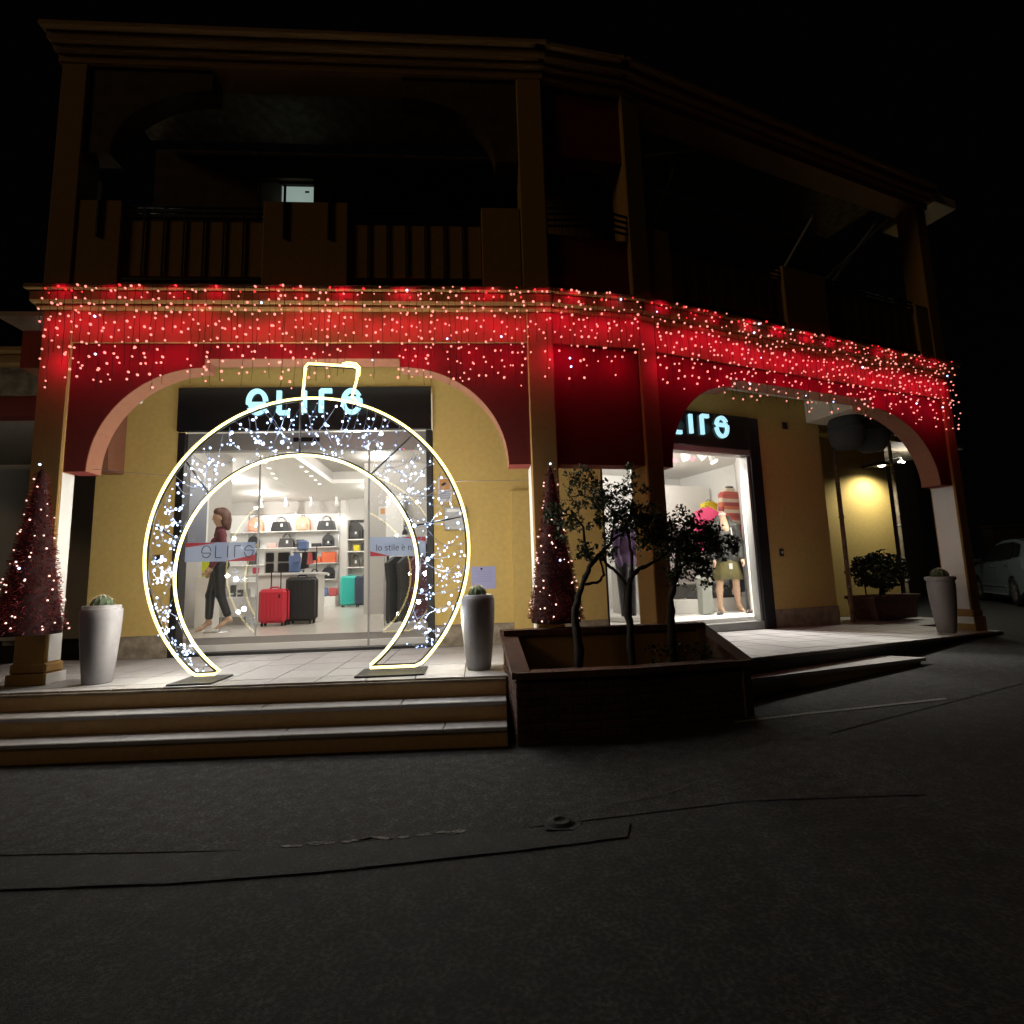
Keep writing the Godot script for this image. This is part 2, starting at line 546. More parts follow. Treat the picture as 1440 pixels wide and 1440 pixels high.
func terrace() -> void:
	var t := ground_of("terrace_floor", A)
	var left := to_world(A, [-10.0, 0.08, -0.35, 0.54, -0.35, -1.8, -10.0, -1.8])
	var right := PackedVector2Array()
	right.append_array(to_world(A, [-0.352, -1.9, -0.352, 0.54]))
	right.append_array(to_world(B, [0.1, 0.55, 5.62, 0.16, 5.62, -0.9, 7.6, -1.0, 7.6, -2.9, 4.8, -2.9, 4.8, -1.75, 0.0, -1.75]))
	# the right-hand half falls a little with the street
	var tilt := B * Transform3D(Basis(Vector3.BACK, deg_to_rad(-1.0)), Vector3.ZERO) * B.affine_inverse()
	for poly in [left, right]:
		var st := new_st()
		slab(st, poly, -0.6, -0.012)
		part(t, "bed", st, mats["grout"], tilt if poly == right else I)
	# paving tiles, each laid on its own
	for k in 2:
		var f := A if k == 0 else B
		var poly: PackedVector2Array = left if k == 0 else right
		var inset := Geometry2D.offset_polygon(poly, -0.001)
		var size := 0.42
		for i in range(-15, 17) if k == 0 else range(-4, 19):
			for j in range(-7, 2):
				var x: float = i * size
				var z: float = j * size + 0.2
				var cell := to_world(f, [x, z, x + size - 0.011, z, x + size - 0.011, z + size - 0.011, x, z + size - 0.011])
				for piece in Geometry2D.intersect_polygons(inset[0], cell):
					var st := new_st()
					slab(st, piece, -0.011, R(-0.0012, 0.0012))
					part(t, "paving_tile", st, mats["tile a"] if rng.randf() < 0.6 else mats["tile b"], tilt if k == 1 else I)
	# edge course and risers
	var s := ground_of("entrance_steps", S)
	for k in 3:
		var z := 0.02 + 0.2 * k
		var top := [-0.002, -0.155, -0.302][k] as float
		var low := [-0.155, -0.302, -0.62][k] as float
		var x1 := 2.11
		var st := new_st()
		box(st, Vector3(-8.0, low, z - 0.3), Vector3(x1, top - 0.035, z - 0.012), 0.003)
		part(s, "riser", st, mats["riser"], S)
		if k > 0:
			var x: float = -8.0
			while x < x1 - 0.01:
				var w := minf(R(1.1, 1.3), x1 - x)
				if x1 - x - w < 0.4:
					w = x1 - x
				st = new_st()
				box(st, Vector3(x + 0.002, top - 0.034, z - 0.33), Vector3(x + w - 0.002, top, z + 0.012), 0.006)
				part(s, "tread_slab", st, mats["tile a"] if rng.randf() < 0.5 else mats["tile b"], S)
				x += w
		else:
			st = new_st()
			box(st, Vector3(-8.0, top - 0.034, z - 0.03), Vector3(x1, top - 0.013, z + 0.008), 0.004)
			part(s, "nosing", st, mats["stone"], S)
	var r := ground_of("side_step", B)
	var st := new_st()
	slab(st, V([0.0, 0.50, 5.62, 0.11, 5.62, 0.155, 0.0, 0.545]), -0.6, -0.035)
	part(r, "riser", st, mats["riser"], tilt * B)
	st = new_st()
	slab(st, V([0.0, 0.49, 5.64, 0.10, 5.64, 0.17, 0.0, 0.56]), -0.034, -0.013)
	part(r, "nosing", st, mats["stone"], tilt * B)
	st = new_st()
	slab(st, V([0.0, 0.45, 2.66, 0.36, 2.86, 0.72, 0.0, 0.62]), -0.6, -0.20)
	part(r, "riser", st, mats["riser"], B)
	st = new_st()
	slab(st, V([0.0, 0.45, 2.70, 0.36, 2.92, 0.74, 0.0, 0.635]), -0.199, -0.165)
	part(r, "tread_slab", st, mats["tile a"], B)

# ---------------------------------------------------------------- building
var house: Node3D

func pillar(f: Transform3D, x0: float, x1: float, y0: float, y1: float, depth: float, inner: int) -> void:
	var st := new_st()
	box(st, Vector3(x0, y0, -depth), Vector3(x1, y1, 0), 0.012)
	var c := part(house, "pillar", st, mats["ochre plaster"], f)
	# white-painted inner cheek below the arch, and the plinth
	if y0 < 0.1:
		st = new_st()
		box(st, Vector3(x0 - 0.03, y0, -depth - 0.03), Vector3(x1 + 0.03, 0.10, 0.03), 0.008)
		box(st, Vector3(x0 - 0.015, 0.10, -depth - 0.015), Vector3(x1 + 0.015, 0.19, 0.015), 0.015)
		part(c, "plinth", st, mats["ochre plaster"], f)
		if inner != 0:
			var xa := x1 + 0.001 if inner > 0 else x0 - 0.005
			st = new_st()
			box(st, Vector3(xa, 0.20, -depth + 0.02), Vector3(xa + 0.004, 1.94, -0.022), 0.0)
			part(c, "cheek", st, mats["white paint"], f)
			st = new_st()
			var xb := x1 + 0.031 if inner > 0 else x0 - 0.035
			box(st, Vector3(xb, 0.004, -depth - 0.02), Vector3(xb + 0.004, 0.10, 0.02), 0.0)
			part(c, "cheek", st, mats["white paint"], f)

func arch(f: Transform3D, x0: float, x1: float, a0: float, a1: float, b0: float, b1: float, spring: float, haunch: float, flat: float, top: float, z0: float, z1: float) -> void:
	# spandrel from x0 to x1: a0, a1 are the feet of the curve, b0, b1 where the raised flat part begins
	var under := PackedVector2Array()
	var n := 20
	for i in n + 1:
		var w := PI / 2 * i / n
		under.append(Vector2(b0 - (b0 - a0) * cos(w), spring + (haunch - spring) * sin(w)))
	under.append(Vector2(b0, flat))
	under.append(Vector2(b1, flat))
	for i in n + 1:
		var w := PI / 2 * (n - i) / n
		under.append(Vector2(b1 + (a1 - b1) * cos(w), spring + (haunch - spring) * sin(w)))
	var poly := PackedVector2Array([Vector2(x0, top), Vector2(x0, spring)])
	poly.append_array(under)
	poly.append_array(PackedVector2Array([Vector2(x1, spring), Vector2(x1, top)]))
	var st := new_st()
	prism(st, poly, z0, z1)
	var p := part(house, "arch_spandrel", st, mats["red plaster"], f)
	# painted intrados, a skin 4 mm thick under the curve
	st = new_st()
	st.set_smooth_group(-1)
	for i in under.size() - 1:
		var a := under[i]
		var b := under[i + 1]
		var d := (b - a).normalized()
		var nrm := Vector2(d.y, -d.x) * 0.004
		var q := PackedVector2Array([a, b, b + nrm, a + nrm])
		prism(st, q, z0 + 0.003, z1 - 0.003)
	part(p, "intrados", st, mats["salmon plaster"], f)

func building() -> void:
	house = thing("arcade_building", "two-storey yellow arcade building with red arches wrapped in red lights", "building", at(A, -2.2, 0, -1.0))
	var op: Material = mats["ochre plaster"]
	# pillars
	pillar(A, -4.89, -4.61, 0.0, 3.56, 0.19, 1)
	pillar(A, -0.15, 0.12, 0.0, 3.56, 0.30, -1)
	pillar(B, 0.01, 0.23, 0.0, 3.56, 0.30, 0)
	pillar(B, 5.32, 5.53, -0.12, 3.56, 0.32, -1)
	# arches and the panel of the short bay
	arch(A, -4.61, -0.15, -4.41, -0.37, -3.36, -1.45, 1.95, 2.98, 3.07, 3.24, -0.24, -0.03)
	arch(B, 0.23, 5.32, 0.37, 5.06, 1.30, 3.75, 1.95, 2.96, 3.06, 3.24, -0.28, -0.03)
	boxpart(house, "red_panel", Vector3(0.13, 1.95, -0.24), Vector3(1.09, 3.24, -0.035), mats["red plaster"], C, 0.006)
	# beam, cornice (three courses), all round
	for f in [[A, -4.605, -0.155], [C, 0.125, 1.10], [B, 0.235, 5.315]]:
		boxpart(house, "beam", Vector3(f[1], 3.23, -0.30), Vector3(f[2], 3.56, -0.012), op, f[0])
	for f in [[A, -4.93, 0.12], [C, 0.11, 1.12], [B, 0.02, 5.60]]:
		var xf: Transform3D = f[0]
		boxpart(house, "cornice", Vector3(f[1], 3.562, -0.5), Vector3(f[2], 3.60, 0.05), op, xf, 0.012)
		boxpart(house, "cornice", Vector3(f[1] - (0.04 if xf == A else 0.0), 3.601, -0.5), Vector3(f[2] + (0.05 if xf == B else 0.0), 3.72, 0.09), op, xf, 0.02)
		boxpart(house, "cornice", Vector3(f[1] - (0.07 if xf == A else 0.0), 3.721, -0.5), Vector3(f[2] + (0.08 if xf == B else 0.0), 3.775, 0.12), op, xf, 0.01)
	boxpart(house, "cornice_end", Vector3(5.61, 3.54, -0.9), Vector3(6.05, 3.72, -0.31), mats["cream plaster"], B, 0.01)
	# arcade ceiling
	var st := new_st()
	var poly := to_world(A, [-5.6, -0.31, 0.1, -0.31])
	poly.append_array(to_world(B, [0.1, -0.33, 5.5, -0.33, 5.5, -2.9, 4.9, -2.9, 4.9, -1.6, 0.0, -1.6]))
	poly.append_array(to_world(A, [0.3, -1.6, -5.6, -1.6]))
	slab(st, poly, 3.66, 3.71)
	part(house, "arcade_ceiling", st, mats["cream plaster"])
	# dropped cream beam over the right-hand end of the arcade
	st = new_st()
	box(st, Vector3(4.58, 3.28, -1.64), Vector3(5.31, 3.655, -0.34), 0.006)
	part(house, "ceiling_beam", st, mats["cream plaster"], B)
	# left facade wall: door opening -4.45 .. -1.28, up to 3.37
	var yp: Material = mats["yellow plaster"]
	boxpart(house, "wall", Vector3(-5.44, 0, -1.85), Vector3(-4.47, 3.7, -1.65), yp, A)
	boxpart(house, "wall", Vector3(-1.26, 0, -1.85), Vector3(0.33, 3.7, -1.65), yp, A)
	boxpart(house, "wall", Vector3(-4.465, 3.37, -1.85), Vector3(-1.265, 3.7, -1.652), yp, A)
	boxpart(house, "pilaster", Vector3(-0.26, 0.0, -1.648), Vector3(0.10, 1.95, -1.56), yp, A)
	for b in [[-5.46, -4.47], [-1.26, -0.265], [0.105, 0.33]]:
		boxpart(house, "skirting", Vector3(b[0], 0.0, -1.7), Vector3(b[1], 0.27, -1.635), mats["stone"], A, 0.006)
	# side arch that springs from the left wall, behind the left pillar
	st = new_st()
	prism(st, V([-1.64, 2.26, -1.36, 2.26, -1.33, 2.6, -1.2, 2.9, -0.9, 3.08, -0.31, 3.1, -0.31, 3.5, -1.64, 3.5]), -0.1, 0.12)
	part(house, "side_arch", st, mats["salmon plaster"], A * Transform3D(Basis(Vector3.UP, -PI / 2), Vector3(-5.2, 0, 0)))
	# right facade wall: window opening 0.5 .. 3.46, up to 3.25
	boxpart(house, "wall", Vector3(3.465, -0.15, -1.85), Vector3(4.88, 3.7, -1.65), yp, B)
	boxpart(house, "wall", Vector3(-0.21, -0.15, -1.85), Vector3(0.48, 3.7, -1.65), yp, B)
	boxpart(house, "wall", Vector3(0.482, 3.255, -1.85), Vector3(3.463, 3.7, -1.652), yp, B)
	boxpart(house, "wall", Vector3(4.885, -0.15, -3.4), Vector3(5.0, 3.7, -1.76), op, B)
	boxpart(house, "skirting", Vector3(3.47, -0.12, -1.7), Vector3(4.90, 0.22, -1.635), mats["stone"], B, 0.006)
	boxpart(house, "skirting", Vector3(-0.19, -0.10, -1.7), Vector3(0.475, 0.25, -1.635), mats["stone"], B, 0.006)
	# small fittings on the wall
	st = new_st()
	lathe(st, [Vector2(0, 0.05), Vector2(0.035, 0.045), Vector2(0.05, 0.02), Vector2(0.055, 0)], 18)
	var f := thing("wall_outlet", "small dark round fitting on the yellow wall left of the shop door", "wall fitting", at(A, -4.63, 1.19, -1.65))
	part(f, "cap", st, mats["black metal"], at(A, -4.63, 1.19, -1.65) * Transform3D(Basis(Vector3.RIGHT, PI / 2), Vector3.ZERO))
	st = new_st()
	box(st, Vector3(-0.05, -0.06, -0.005), Vector3(0.05, 0.06, 0.004), 0.002)
	part(f, "back_plate", st, mats["ochre plaster"], at(A, -4.63, 1.19, -1.65))
	f = thing("doorbell", "small brown bell box on the yellow wall right of the display window", "doorbell", at(B, 3.72, 1.10, -1.65))
	st = new_st()
	box(st, Vector3(-0.035, -0.06, 0), Vector3(0.035, 0.06, 0.03), 0.006)
	part(f, "casing", st, mats["bark"], f.transform)
	st = new_st()
	cbox(st, Vector3(0, 0.0, 0.033), Vector3(0.03, 0.03, 0.008), 0.003)
	part(f, "button", st, mats["white paint"], f.transform)
	boxpart(house, "vent_cover", Vector3(4.03, 3.14, -1.652), Vector3(4.13, 3.25, -1.63), mats["bark"], B)
	shop_front()

func shop_front() -> void:
	var bm: Material = mats["black metal"]
	var d := MeshInstance3D.new()
	# glazed entrance in the left facade
	var st := new_st()
	box(st, Vector3(-4.465, 0.0, -1.80), Vector3(-4.375, 2.79, -1.63), 0.004)
	d = part(house, "shop_entrance", st, bm, A)
	for b in [[-1.345, 0.0, -1.265, 2.79], [-4.374, 0.0, -1.346, 0.035]]:
		boxpart(d, "frame", Vector3(b[0], b[1], -1.80), Vector3(b[2], b[3], -1.63), bm, A)
	boxpart(d, "transom", Vector3(-4.373, 2.56, -1.80), Vector3(-1.347, 2.79, -1.69), mats["grey metal"], A)
	boxpart(d, "door_sensor", Vector3(-3.05, 2.66, -1.688), Vector3(-2.72, 2.72, -1.66), mats["black panel"], A)
	# two glass leaves, both a little ajar, with printed bands
	for k in 2:
		var u0 := -4.37 if k == 0 else -2.08
		var u1 := -3.53 if k == 0 else -1.35
		var hinge := u0 if k == 0 else u1
		var lf := A * Transform3D(Basis(Vector3.UP, deg_to_rad(15.0 if k == 0 else 8.0)), Vector3(hinge, 0, -1.715)) * Transform3D(I.basis, Vector3(-hinge, 0, 0))
		boxpart(d, "pane", Vector3(u0, 0.04, -0.003), Vector3(u1, 2.555, 0.0), mats["glass"], lf, 0.0)
		var ue := u1 if k == 0 else u0
		boxpart(d, "pane_edge", Vector3(ue - 0.012, 0.04, -0.012), Vector3(ue + 0.012, 2.555, 0.010), mats["grey metal"], lf)
		boxpart(d, "decal_band", Vector3(u0 + 0.015, 1.15, 0.003), Vector3(u1 - 0.03 if k == 0 else u1 - 0.02, 1.395, 0.005), mats["decal blue"], lf, 0.0)
		for q in ([[-4.355, 1.39, -4.0, 1.39, -4.355, 1.33], [-3.56, 1.152, -3.9, 1.152, -3.56, 1.235]] if k == 0 else [[-2.06, 1.152, -1.82, 1.152, -2.06, 1.215], [-1.37, 1.39, -1.68, 1.39, -1.37, 1.33]]):
			var tr := new_st()
			prism(tr, V(q), 0.006, 0.0075)
			part(d, "decal_stripe", tr, mats["decal red"], lf)
		if k == 0:
			var lt := new_st()
			letters(lt, -4.18, 1.195, 0.16, 0.0048, 0.0015, 0.60)
			part(d, "decal_lettering", lt, mats["ink"], lf * Transform3D(I.basis, Vector3(0, 0, 0.0065)))
		else:
			var tm := TextMesh.new()
			var font := SystemFont.new()
			font.font_names = PackedStringArray(["Droid Sans"])
			tm.font = font
			tm.text = "lo stile è n"
			tm.font_size = 32
			tm.pixel_size = 0.0031
			tm.depth = 0.001
			hang(d, "decal_lettering", tm, mats["ink"], lf * Transform3D(I.basis, Vector3(-1.77, 1.255, 0.007)))
	# display window in the right facade, with its frame
	st = new_st()
	box(st, Vector3(3.24, -0.1, -1.80), Vector3(3.46, 3.25, -1.62), 0.006)
	var w := part(house, "display_window", st, bm, B)
	boxpart(w, "frame", Vector3(0.485, -0.1, -1.76), Vector3(0.53, 3.25, -1.68), bm, B)
	boxpart(w, "frame", Vector3(0.531, 2.63, -1.80), Vector3(3.239, 2.72, -1.63), mats["grey metal"], B)
	boxpart(w, "frame", Vector3(3.19, 0.08, -1.79), Vector3(3.239, 2.629, -1.66), mats["grey metal"], B)
	boxpart(w, "frame", Vector3(0.531, -0.1, -1.80), Vector3(3.239, 0.07, -1.64), mats["grey metal"], B)
	boxpart(w, "pane", Vector3(0.531, 0.07, -1.715), Vector3(3.19, 2.629, -1.713), mats["glass"], B, 0.0)

# the shop's rounded lettering: e L I T e, each e an S-like ring with a bar
func letters(st: SurfaceTool, x: float, y: float, h: float, r: float, depth: float, width: float, only := -1) -> void:
	var k := width / 1.47
	var strokes := []
	for e in 2:
		var cx := (0.145 if e == 0 else 1.335) * k
		var rx := 0.135 * k - r
		var ry := h / 2 - r
		var bar := -0.22 if e == 0 else 0.22
		var up := []
		var a1 := asin(bar + 0.30)
		for i in 19:                                # upper arc: from the right, over the top, to the left end of the bar
			var w := lerpf(a1, PI - asin(bar), i / 18.0)
			up.append(Vector2(cx + rx * cos(w), y + h / 2 + ry * sin(w)))
		var low := []
		for i in 19:                                # lower arc, from the right end of the bar round to the left
			var w := lerpf(asin(bar), -PI - asin(bar - 0.30), i / 18.0)
			low.append(Vector2(cx + rx * cos(w), y + h / 2 + ry * sin(w)))
		var bx := rx * cos(asin(bar))
		strokes.append([e * 4, up])
		strokes.append([e * 4, low])
		strokes.append([e * 4, [Vector2(cx - bx, y + h / 2 + ry * bar), Vector2(cx + bx, y + h / 2 + ry * bar)]])
	strokes.append([1, [Vector2(0.39 * k + r, y + h - r), Vector2(0.39 * k + r, y + r), Vector2(0.58 * k - r, y + r)]])
	strokes.append([2, [Vector2(0.735 * k, y + r), Vector2(0.735 * k, y + h - r)]])
	strokes.append([3, [Vector2(0.92 * k + r, y + r), Vector2(0.92 * k + r, y + h - r * 1.1), Vector2(1.11 * k - r, y + h - r * 1.1)]])
	var layer := 0.0
	for s in strokes:
		layer += 1.0
		if only >= 0 and s[0] != only:
			continue
		var pts := PackedVector2Array()
		for q in s[1]:
			pts.append(q + Vector2(x, 0))
		for poly in Geometry2D.offset_polyline(pts, r, Geometry2D.JOIN_ROUND, Geometry2D.END_ROUND):
			if not Geometry2D.is_polygon_clockwise(poly):
				prism(st, poly, -0.0002 * layer, depth * (1.0 + 0.02 * layer))

func signs() -> void:
	for k in 2:
		var f := A if k == 0 else B
		var s := thing("shop_sign", "black fascia sign with glowing pale blue letters over the shop entrance" if k == 0 else "black fascia sign with glowing pale blue letters over the right display window", "shop sign", at(f, -2.85, 2.79, -1.64) if k == 0 else at(f, 1.9, 2.72, -1.64), "black signs of the shop")
		var lo := Vector3(-4.46, 2.795, -1.649) if k == 0 else Vector3(0.532, 2.724, -1.70)
		var hi := Vector3(-1.27, 3.365, -1.58) if k == 0 else Vector3(3.238, 3.248, -1.60)
		boxpart(s, "panel", lo, hi, mats["black panel"], f, 0.004)
		for i in 5:
			var st := new_st()
			if k == 0:
				letters(st, -3.62, 2.985, 0.35, 0.029, 0.03, 1.47, i)
			else:
				letters(st, 1.32, 2.86, 0.35, 0.028, 0.03, 1.47, i)
			part(s, "letter", st, mats["sign letter"], at(f, 0, 0, hi.z + 0.004))
		for i in 3:
			omni(f * (Vector3(-3.4 + 0.6 * i, 3.15, -1.38) if k == 0 else Vector3(1.5 + 0.5 * i, 3.05, -1.40)), Color(0.5, 0.9, 1.0), 0.004, 0.1)
	# notices on the wall right of the entrance
	var t := thing("surveillance_notice", "white notice with a small camera pictured on an orange square, right of the entrance", "notice", at(A, -1.12, 1.83, -1.648))
	boxpart(t, "sheet", Vector3(-1.20, 1.83, -1.648), Vector3(-1.02, 2.15, -1.645), mats["paper"], A, 0.0)
	boxpart(t, "orange_square", Vector3(-1.175, 1.99, -1.644), Vector3(-1.045, 2.13, -1.643), mats["paper orange"], A, 0.0)
	var st := new_st()
	prism(st, V([-1.16, 2.06, -1.11, 2.09, -1.10, 2.075, -1.075, 2.072, -1.10, 2.05, -1.14, 2.04]), -1.642, -1.6412)
	part(t, "camera_mark", st, mats["ink"], A)
	for i in 4:
		boxpart(t, "print_line", Vector3(-1.18, 1.955 - 0.027 * i, -1.644), Vector3(-1.05 + 0.01 * (i % 2), 1.97 - 0.027 * i, -1.6432), mats["print blue"], A, 0.0)
	t = thing("letter_box", "plain grey flat box on the wall between the white rope ring and the door frame", "letter box", at(A, -0.98, 1.45, -1.65))
	boxpart(t, "body", Vector3(-1.12, 1.46, -1.648), Vector3(-0.83, 1.76, -1.60), mats["grey metal"], A, 0.006)
	boxpart(t, "flap", Vector3(-1.09, 1.69, -1.599), Vector3(-0.86, 1.73, -1.594), mats["steel"], A, 0.002)
	t = thing("wall_notice", "pale blue printed notice on the yellow wall above the right cactus", "notice", at(A, -0.63, 0.7, -1.648))
	boxpart(t, "sheet", Vector3(-0.79, 0.70, -1.648), Vector3(-0.48, 0.985, -1.645), mats["paper blue"], A, 0.0)
	st = new_st()
	lathe(st, [Vector2(0, 0.001), Vector2(0.014, 0.001), Vector2(0.014, 0)], 10, Vector3.ZERO)
	part(t, "emblem", st, mats["ink"], at(A, -0.66, 0.955, -1.6445) * Transform3D(Basis(Vector3.RIGHT, PI / 2), Vector3.ZERO))
	for i in 5:
		boxpart(t, "print_line", Vector3(-0.74 + 0.02 * (i % 3), 0.915 - 0.03 * i, -1.644), Vector3(-0.52 - 0.02 * (i % 2), 0.921 - 0.03 * i, -1.6435), mats["print blue"], A, 0.0)
	# small camera under the arch
	t = thing("security_camera", "small white security camera under the left haunch of the large arch", "security camera", at(A, -4.22, 2.82, -0.42))
	st = new_st()
	tube(st, [A * Vector3(-4.22, 2.97, -0.40), A * Vector3(-4.22, 2.86, -0.40), A * Vector3(-4.22, 2.82, -0.42)], 0.012, 8)
	part(t, "bracket", st, mats["white paint"])
	st = new_st()
	box(st, Vector3(-0.035, -0.035, -0.09), Vector3(0.035, 0.035, 0.09), 0.012)
	var cx := at(A, -4.2, 2.80, -0.40) * Transform3D(Basis.from_euler(Vector3(0.5, 0.6, 0)), Vector3.ZERO)
	part(t, "housing", st, mats["white paint"], cx)
	st = new_st()
	lathe(st, [Vector2(0, 0.012), Vector2(0.018, 0.01), Vector2(0.024, 0)], 12)
	part(t, "lens", st, mats["black panel"], cx * Transform3D(Basis(Vector3.RIGHT, PI / 2), Vector3(0, 0, 0.088)))

# ---------------------------------------------------------------- upper floor
func upper_floor() -> void:
	var op: Material = mats["ochre plaster"]
	for p in [[A, -4.92, -4.66], [A, -0.17, 0.11], [B, -0.03, 0.22], [B, 5.30, 5.55]]:
		pillar(p[0], p[1], p[2], 3.777, 6.40, 0.28, 0)
	# floor slab of the balcony
	var st := new_st()
	var poly := to_world(A, [-5.0, -0.4, 0.1, -0.4])
	poly.append_array(to_world(B, [0.1, -0.4, 5.6, -0.4, 5.6, -1.6, 0.0, -1.6]))
	poly.append_array(to_world(A, [0.3, -1.6, -5.0, -1.6]))
	slab(st, poly, 3.715, 3.77)
	part(house, "balcony_floor", st, mats["stone"])
	# solid parapet piers
	for p in [[A, -4.655, -4.23, 4.76], [A, -2.84, -1.98, 4.78], [A, -0.59, -0.175, 4.75], [B, 0.225, 0.54, 4.73], [B, 2.32, 3.10, 4.70], [B, 5.0, 5.295, 4.66]]:
		boxpart(house, "parapet_pier", Vector3(p[1], 3.777, -0.24), Vector3(p[2], p[3], -0.015), op, p[0], 0.01)
	# parapet panels with black bars in front and a tubular rail above
	for p in [[A, -4.225, -2.845, 4.58], [A, -1.975, -0.595, 4.57], [B, 0.545, 2.315, 4.53], [B, 3.105, 4.995, 4.55]]:
		var f: Transform3D = p[0]
		boxpart(house, "parapet_panel", Vector3(p[1], 3.955, -0.20), Vector3(p[2], p[3], -0.06), op, f, 0.006)
		boxpart(house, "parapet_plinth", Vector3(p[1], 3.777, -0.20), Vector3(p[2], 3.95, -0.11), mats["stone"], f, 0.004)
		st = new_st()
		var y: float = p[3] + 0.015
		box(st, Vector3(p[1], 3.9, -0.05), Vector3(p[2], 3.925, -0.03))
		var rail := part(house, "railing", st, mats["black metal"], f)
		for i in 3:
			st = new_st()
			tube(st, [f * Vector3(p[1], y + 0.06 * i, -0.05), f * Vector3(p[2], y + 0.06 * i, -0.05)], 0.014, 8)
			part(rail, "rail_tube", st, mats["black metal"])
		var n := int(round((p[2] - p[1]) / 0.2))
		for i in range(1, n):
			var x := lerpf(p[1], p[2], float(i) / n)
			boxpart(rail, "bar", Vector3(x - 0.007, 3.9, -0.052), Vector3(x + 0.007, p[3] + 0.135, -0.036), mats["black metal"], f, 0.0)
	for x in [-4.45, -2.62, -2.17]:
		boxpart(house, "bracket_rod", Vector3(x - 0.01, 4.35, -0.012), Vector3(x + 0.01, 4.95, 0.012), mats["black metal"], A, 0.0)
	# middle bay: red infill, louvred wall and red lintel
	boxpart(house, "red_panel", Vector3(0.12, 3.777, -0.20), Vector3(1.05, 4.50, -0.05), mats["red plaster"], C, 0.006)
	boxpart(house, "red_panel", Vector3(0.12, 5.45, -0.24), Vector3(1.05, 6.27, -0.05), mats["red plaster"], C, 0.006)
	for i in 4:
		st = new_st()
		tube(st, [C * Vector3(0.12, 4.56 + 0.07 * i, -0.02), C * Vector3(0.6, 4.56 + 0.07 * i, 0.06), C * Vector3(1.05, 4.56 + 0.07 * i, -0.02)], 0.013, 6)
		part(house, "rail_tube", st, mats["black metal"])
	for i in 10:
		boxpart(house, "shutter_slat", Vector3(0.14 + 0.09 * i, 4.3, -0.62), Vector3(0.222 + 0.09 * i, 5.9, -0.60), op, C, 0.004)
	# entablature and roof cornice
	for f in [[A, -4.95, 0.13], [C, 0.11, 1.1], [B, 0.0, 5.6]]:
		var xf: Transform3D = f[0]
		boxpart(house, "upper_beam", Vector3(f[1], 6.30, -0.30), Vector3(f[2], 6.40, 0.01), op, xf)
		boxpart(house, "roof_cornice", Vector3(f[1] - 0.03, 6.401, -0.4), Vector3(f[2] + 0.02, 6.46, 0.06), op, xf, 0.012)
		boxpart(house, "roof_cornice", Vector3(f[1] - 0.06, 6.461, -0.4), Vector3(f[2] + 0.03, 6.56, 0.12), op, xf, 0.02)
		boxpart(house, "roof_cornice", Vector3(f[1] - 0.1, 6.561, -0.4), Vector3(f[2] + 0.04, 6.61, 0.18), op, xf, 0.01)
		boxpart(house, "roof_parapet", Vector3(f[1], 6.611, -0.4), Vector3(f[2], 6.95, -0.25), op, xf, 0.01)
	boxpart(house, "eaves_end", Vector3(5.65, 6.40, -0.7), Vector3(6.2, 6.56, 0.1), mats["cream plaster"], B, 0.01)
	# arched corners of the upper bay
	for k in 2:
		var q := PackedVector2Array()
		var x0 := -4.66 if k == 0 else -0.17
		var sgn := 1.0 if k == 0 else -1.0
		q.append(Vector2(x0, 6.30))
		q.append(Vector2(x0, 5.3))
		for i in 13:
			var w := PI / 2 * i / 12
			q.append(Vector2(x0 + sgn * (0.25 + 1.0 * (1.0 - cos(w))), 5.3 + 0.75 * sin(w)))
		q.append(Vector2(x0 + sgn * 1.25, 6.30))
		st = new_st()
		prism(st, q, -0.24, -0.03)
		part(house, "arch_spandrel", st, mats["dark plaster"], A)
	# set-back wall and roof slab
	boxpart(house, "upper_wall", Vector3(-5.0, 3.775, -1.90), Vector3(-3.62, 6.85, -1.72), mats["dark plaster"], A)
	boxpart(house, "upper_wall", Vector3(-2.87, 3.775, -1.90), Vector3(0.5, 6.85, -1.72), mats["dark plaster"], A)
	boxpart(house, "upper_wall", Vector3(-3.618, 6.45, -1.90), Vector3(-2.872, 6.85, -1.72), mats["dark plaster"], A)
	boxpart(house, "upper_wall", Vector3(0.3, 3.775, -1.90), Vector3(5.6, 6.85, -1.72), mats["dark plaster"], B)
	st = new_st()
	slab(st, poly, 6.87, 6.94)
	part(house, "roof_slab", st, mats["stone"])
	# the one lit window upstairs
	st = new_st()
	box(st, Vector3(-3.617, 3.88, -1.86), Vector3(-3.33, 6.449, -1.80), 0.003)
	var w := part(house, "lit_window", st, mats["white paint"], A)
	boxpart(w, "frame", Vector3(-3.36, 6.41, -1.85), Vector3(-2.874, 6.448, -1.78), mats["bark"], A)
	boxpart(w, "pane", Vector3(-3.328, 5.95, -1.84), Vector3(-2.874, 6.408, -1.83), mats["lit pane"], A, 0.0)
	boxpart(w, "door_panel", Vector3(-3.328, 3.9, -1.84), Vector3(-2.874, 5.945, -1.82), mats["bark"], A)
	boxpart(w, "fitting", Vector3(-3.02, 6.31, -1.829), Vector3(-2.96, 6.34, -1.82), mats["ink"], A)
	omni(A * Vector3(-3.1, 6.2, -1.72), Color(0.75, 0.95, 0.85), 0.002, 0.1)
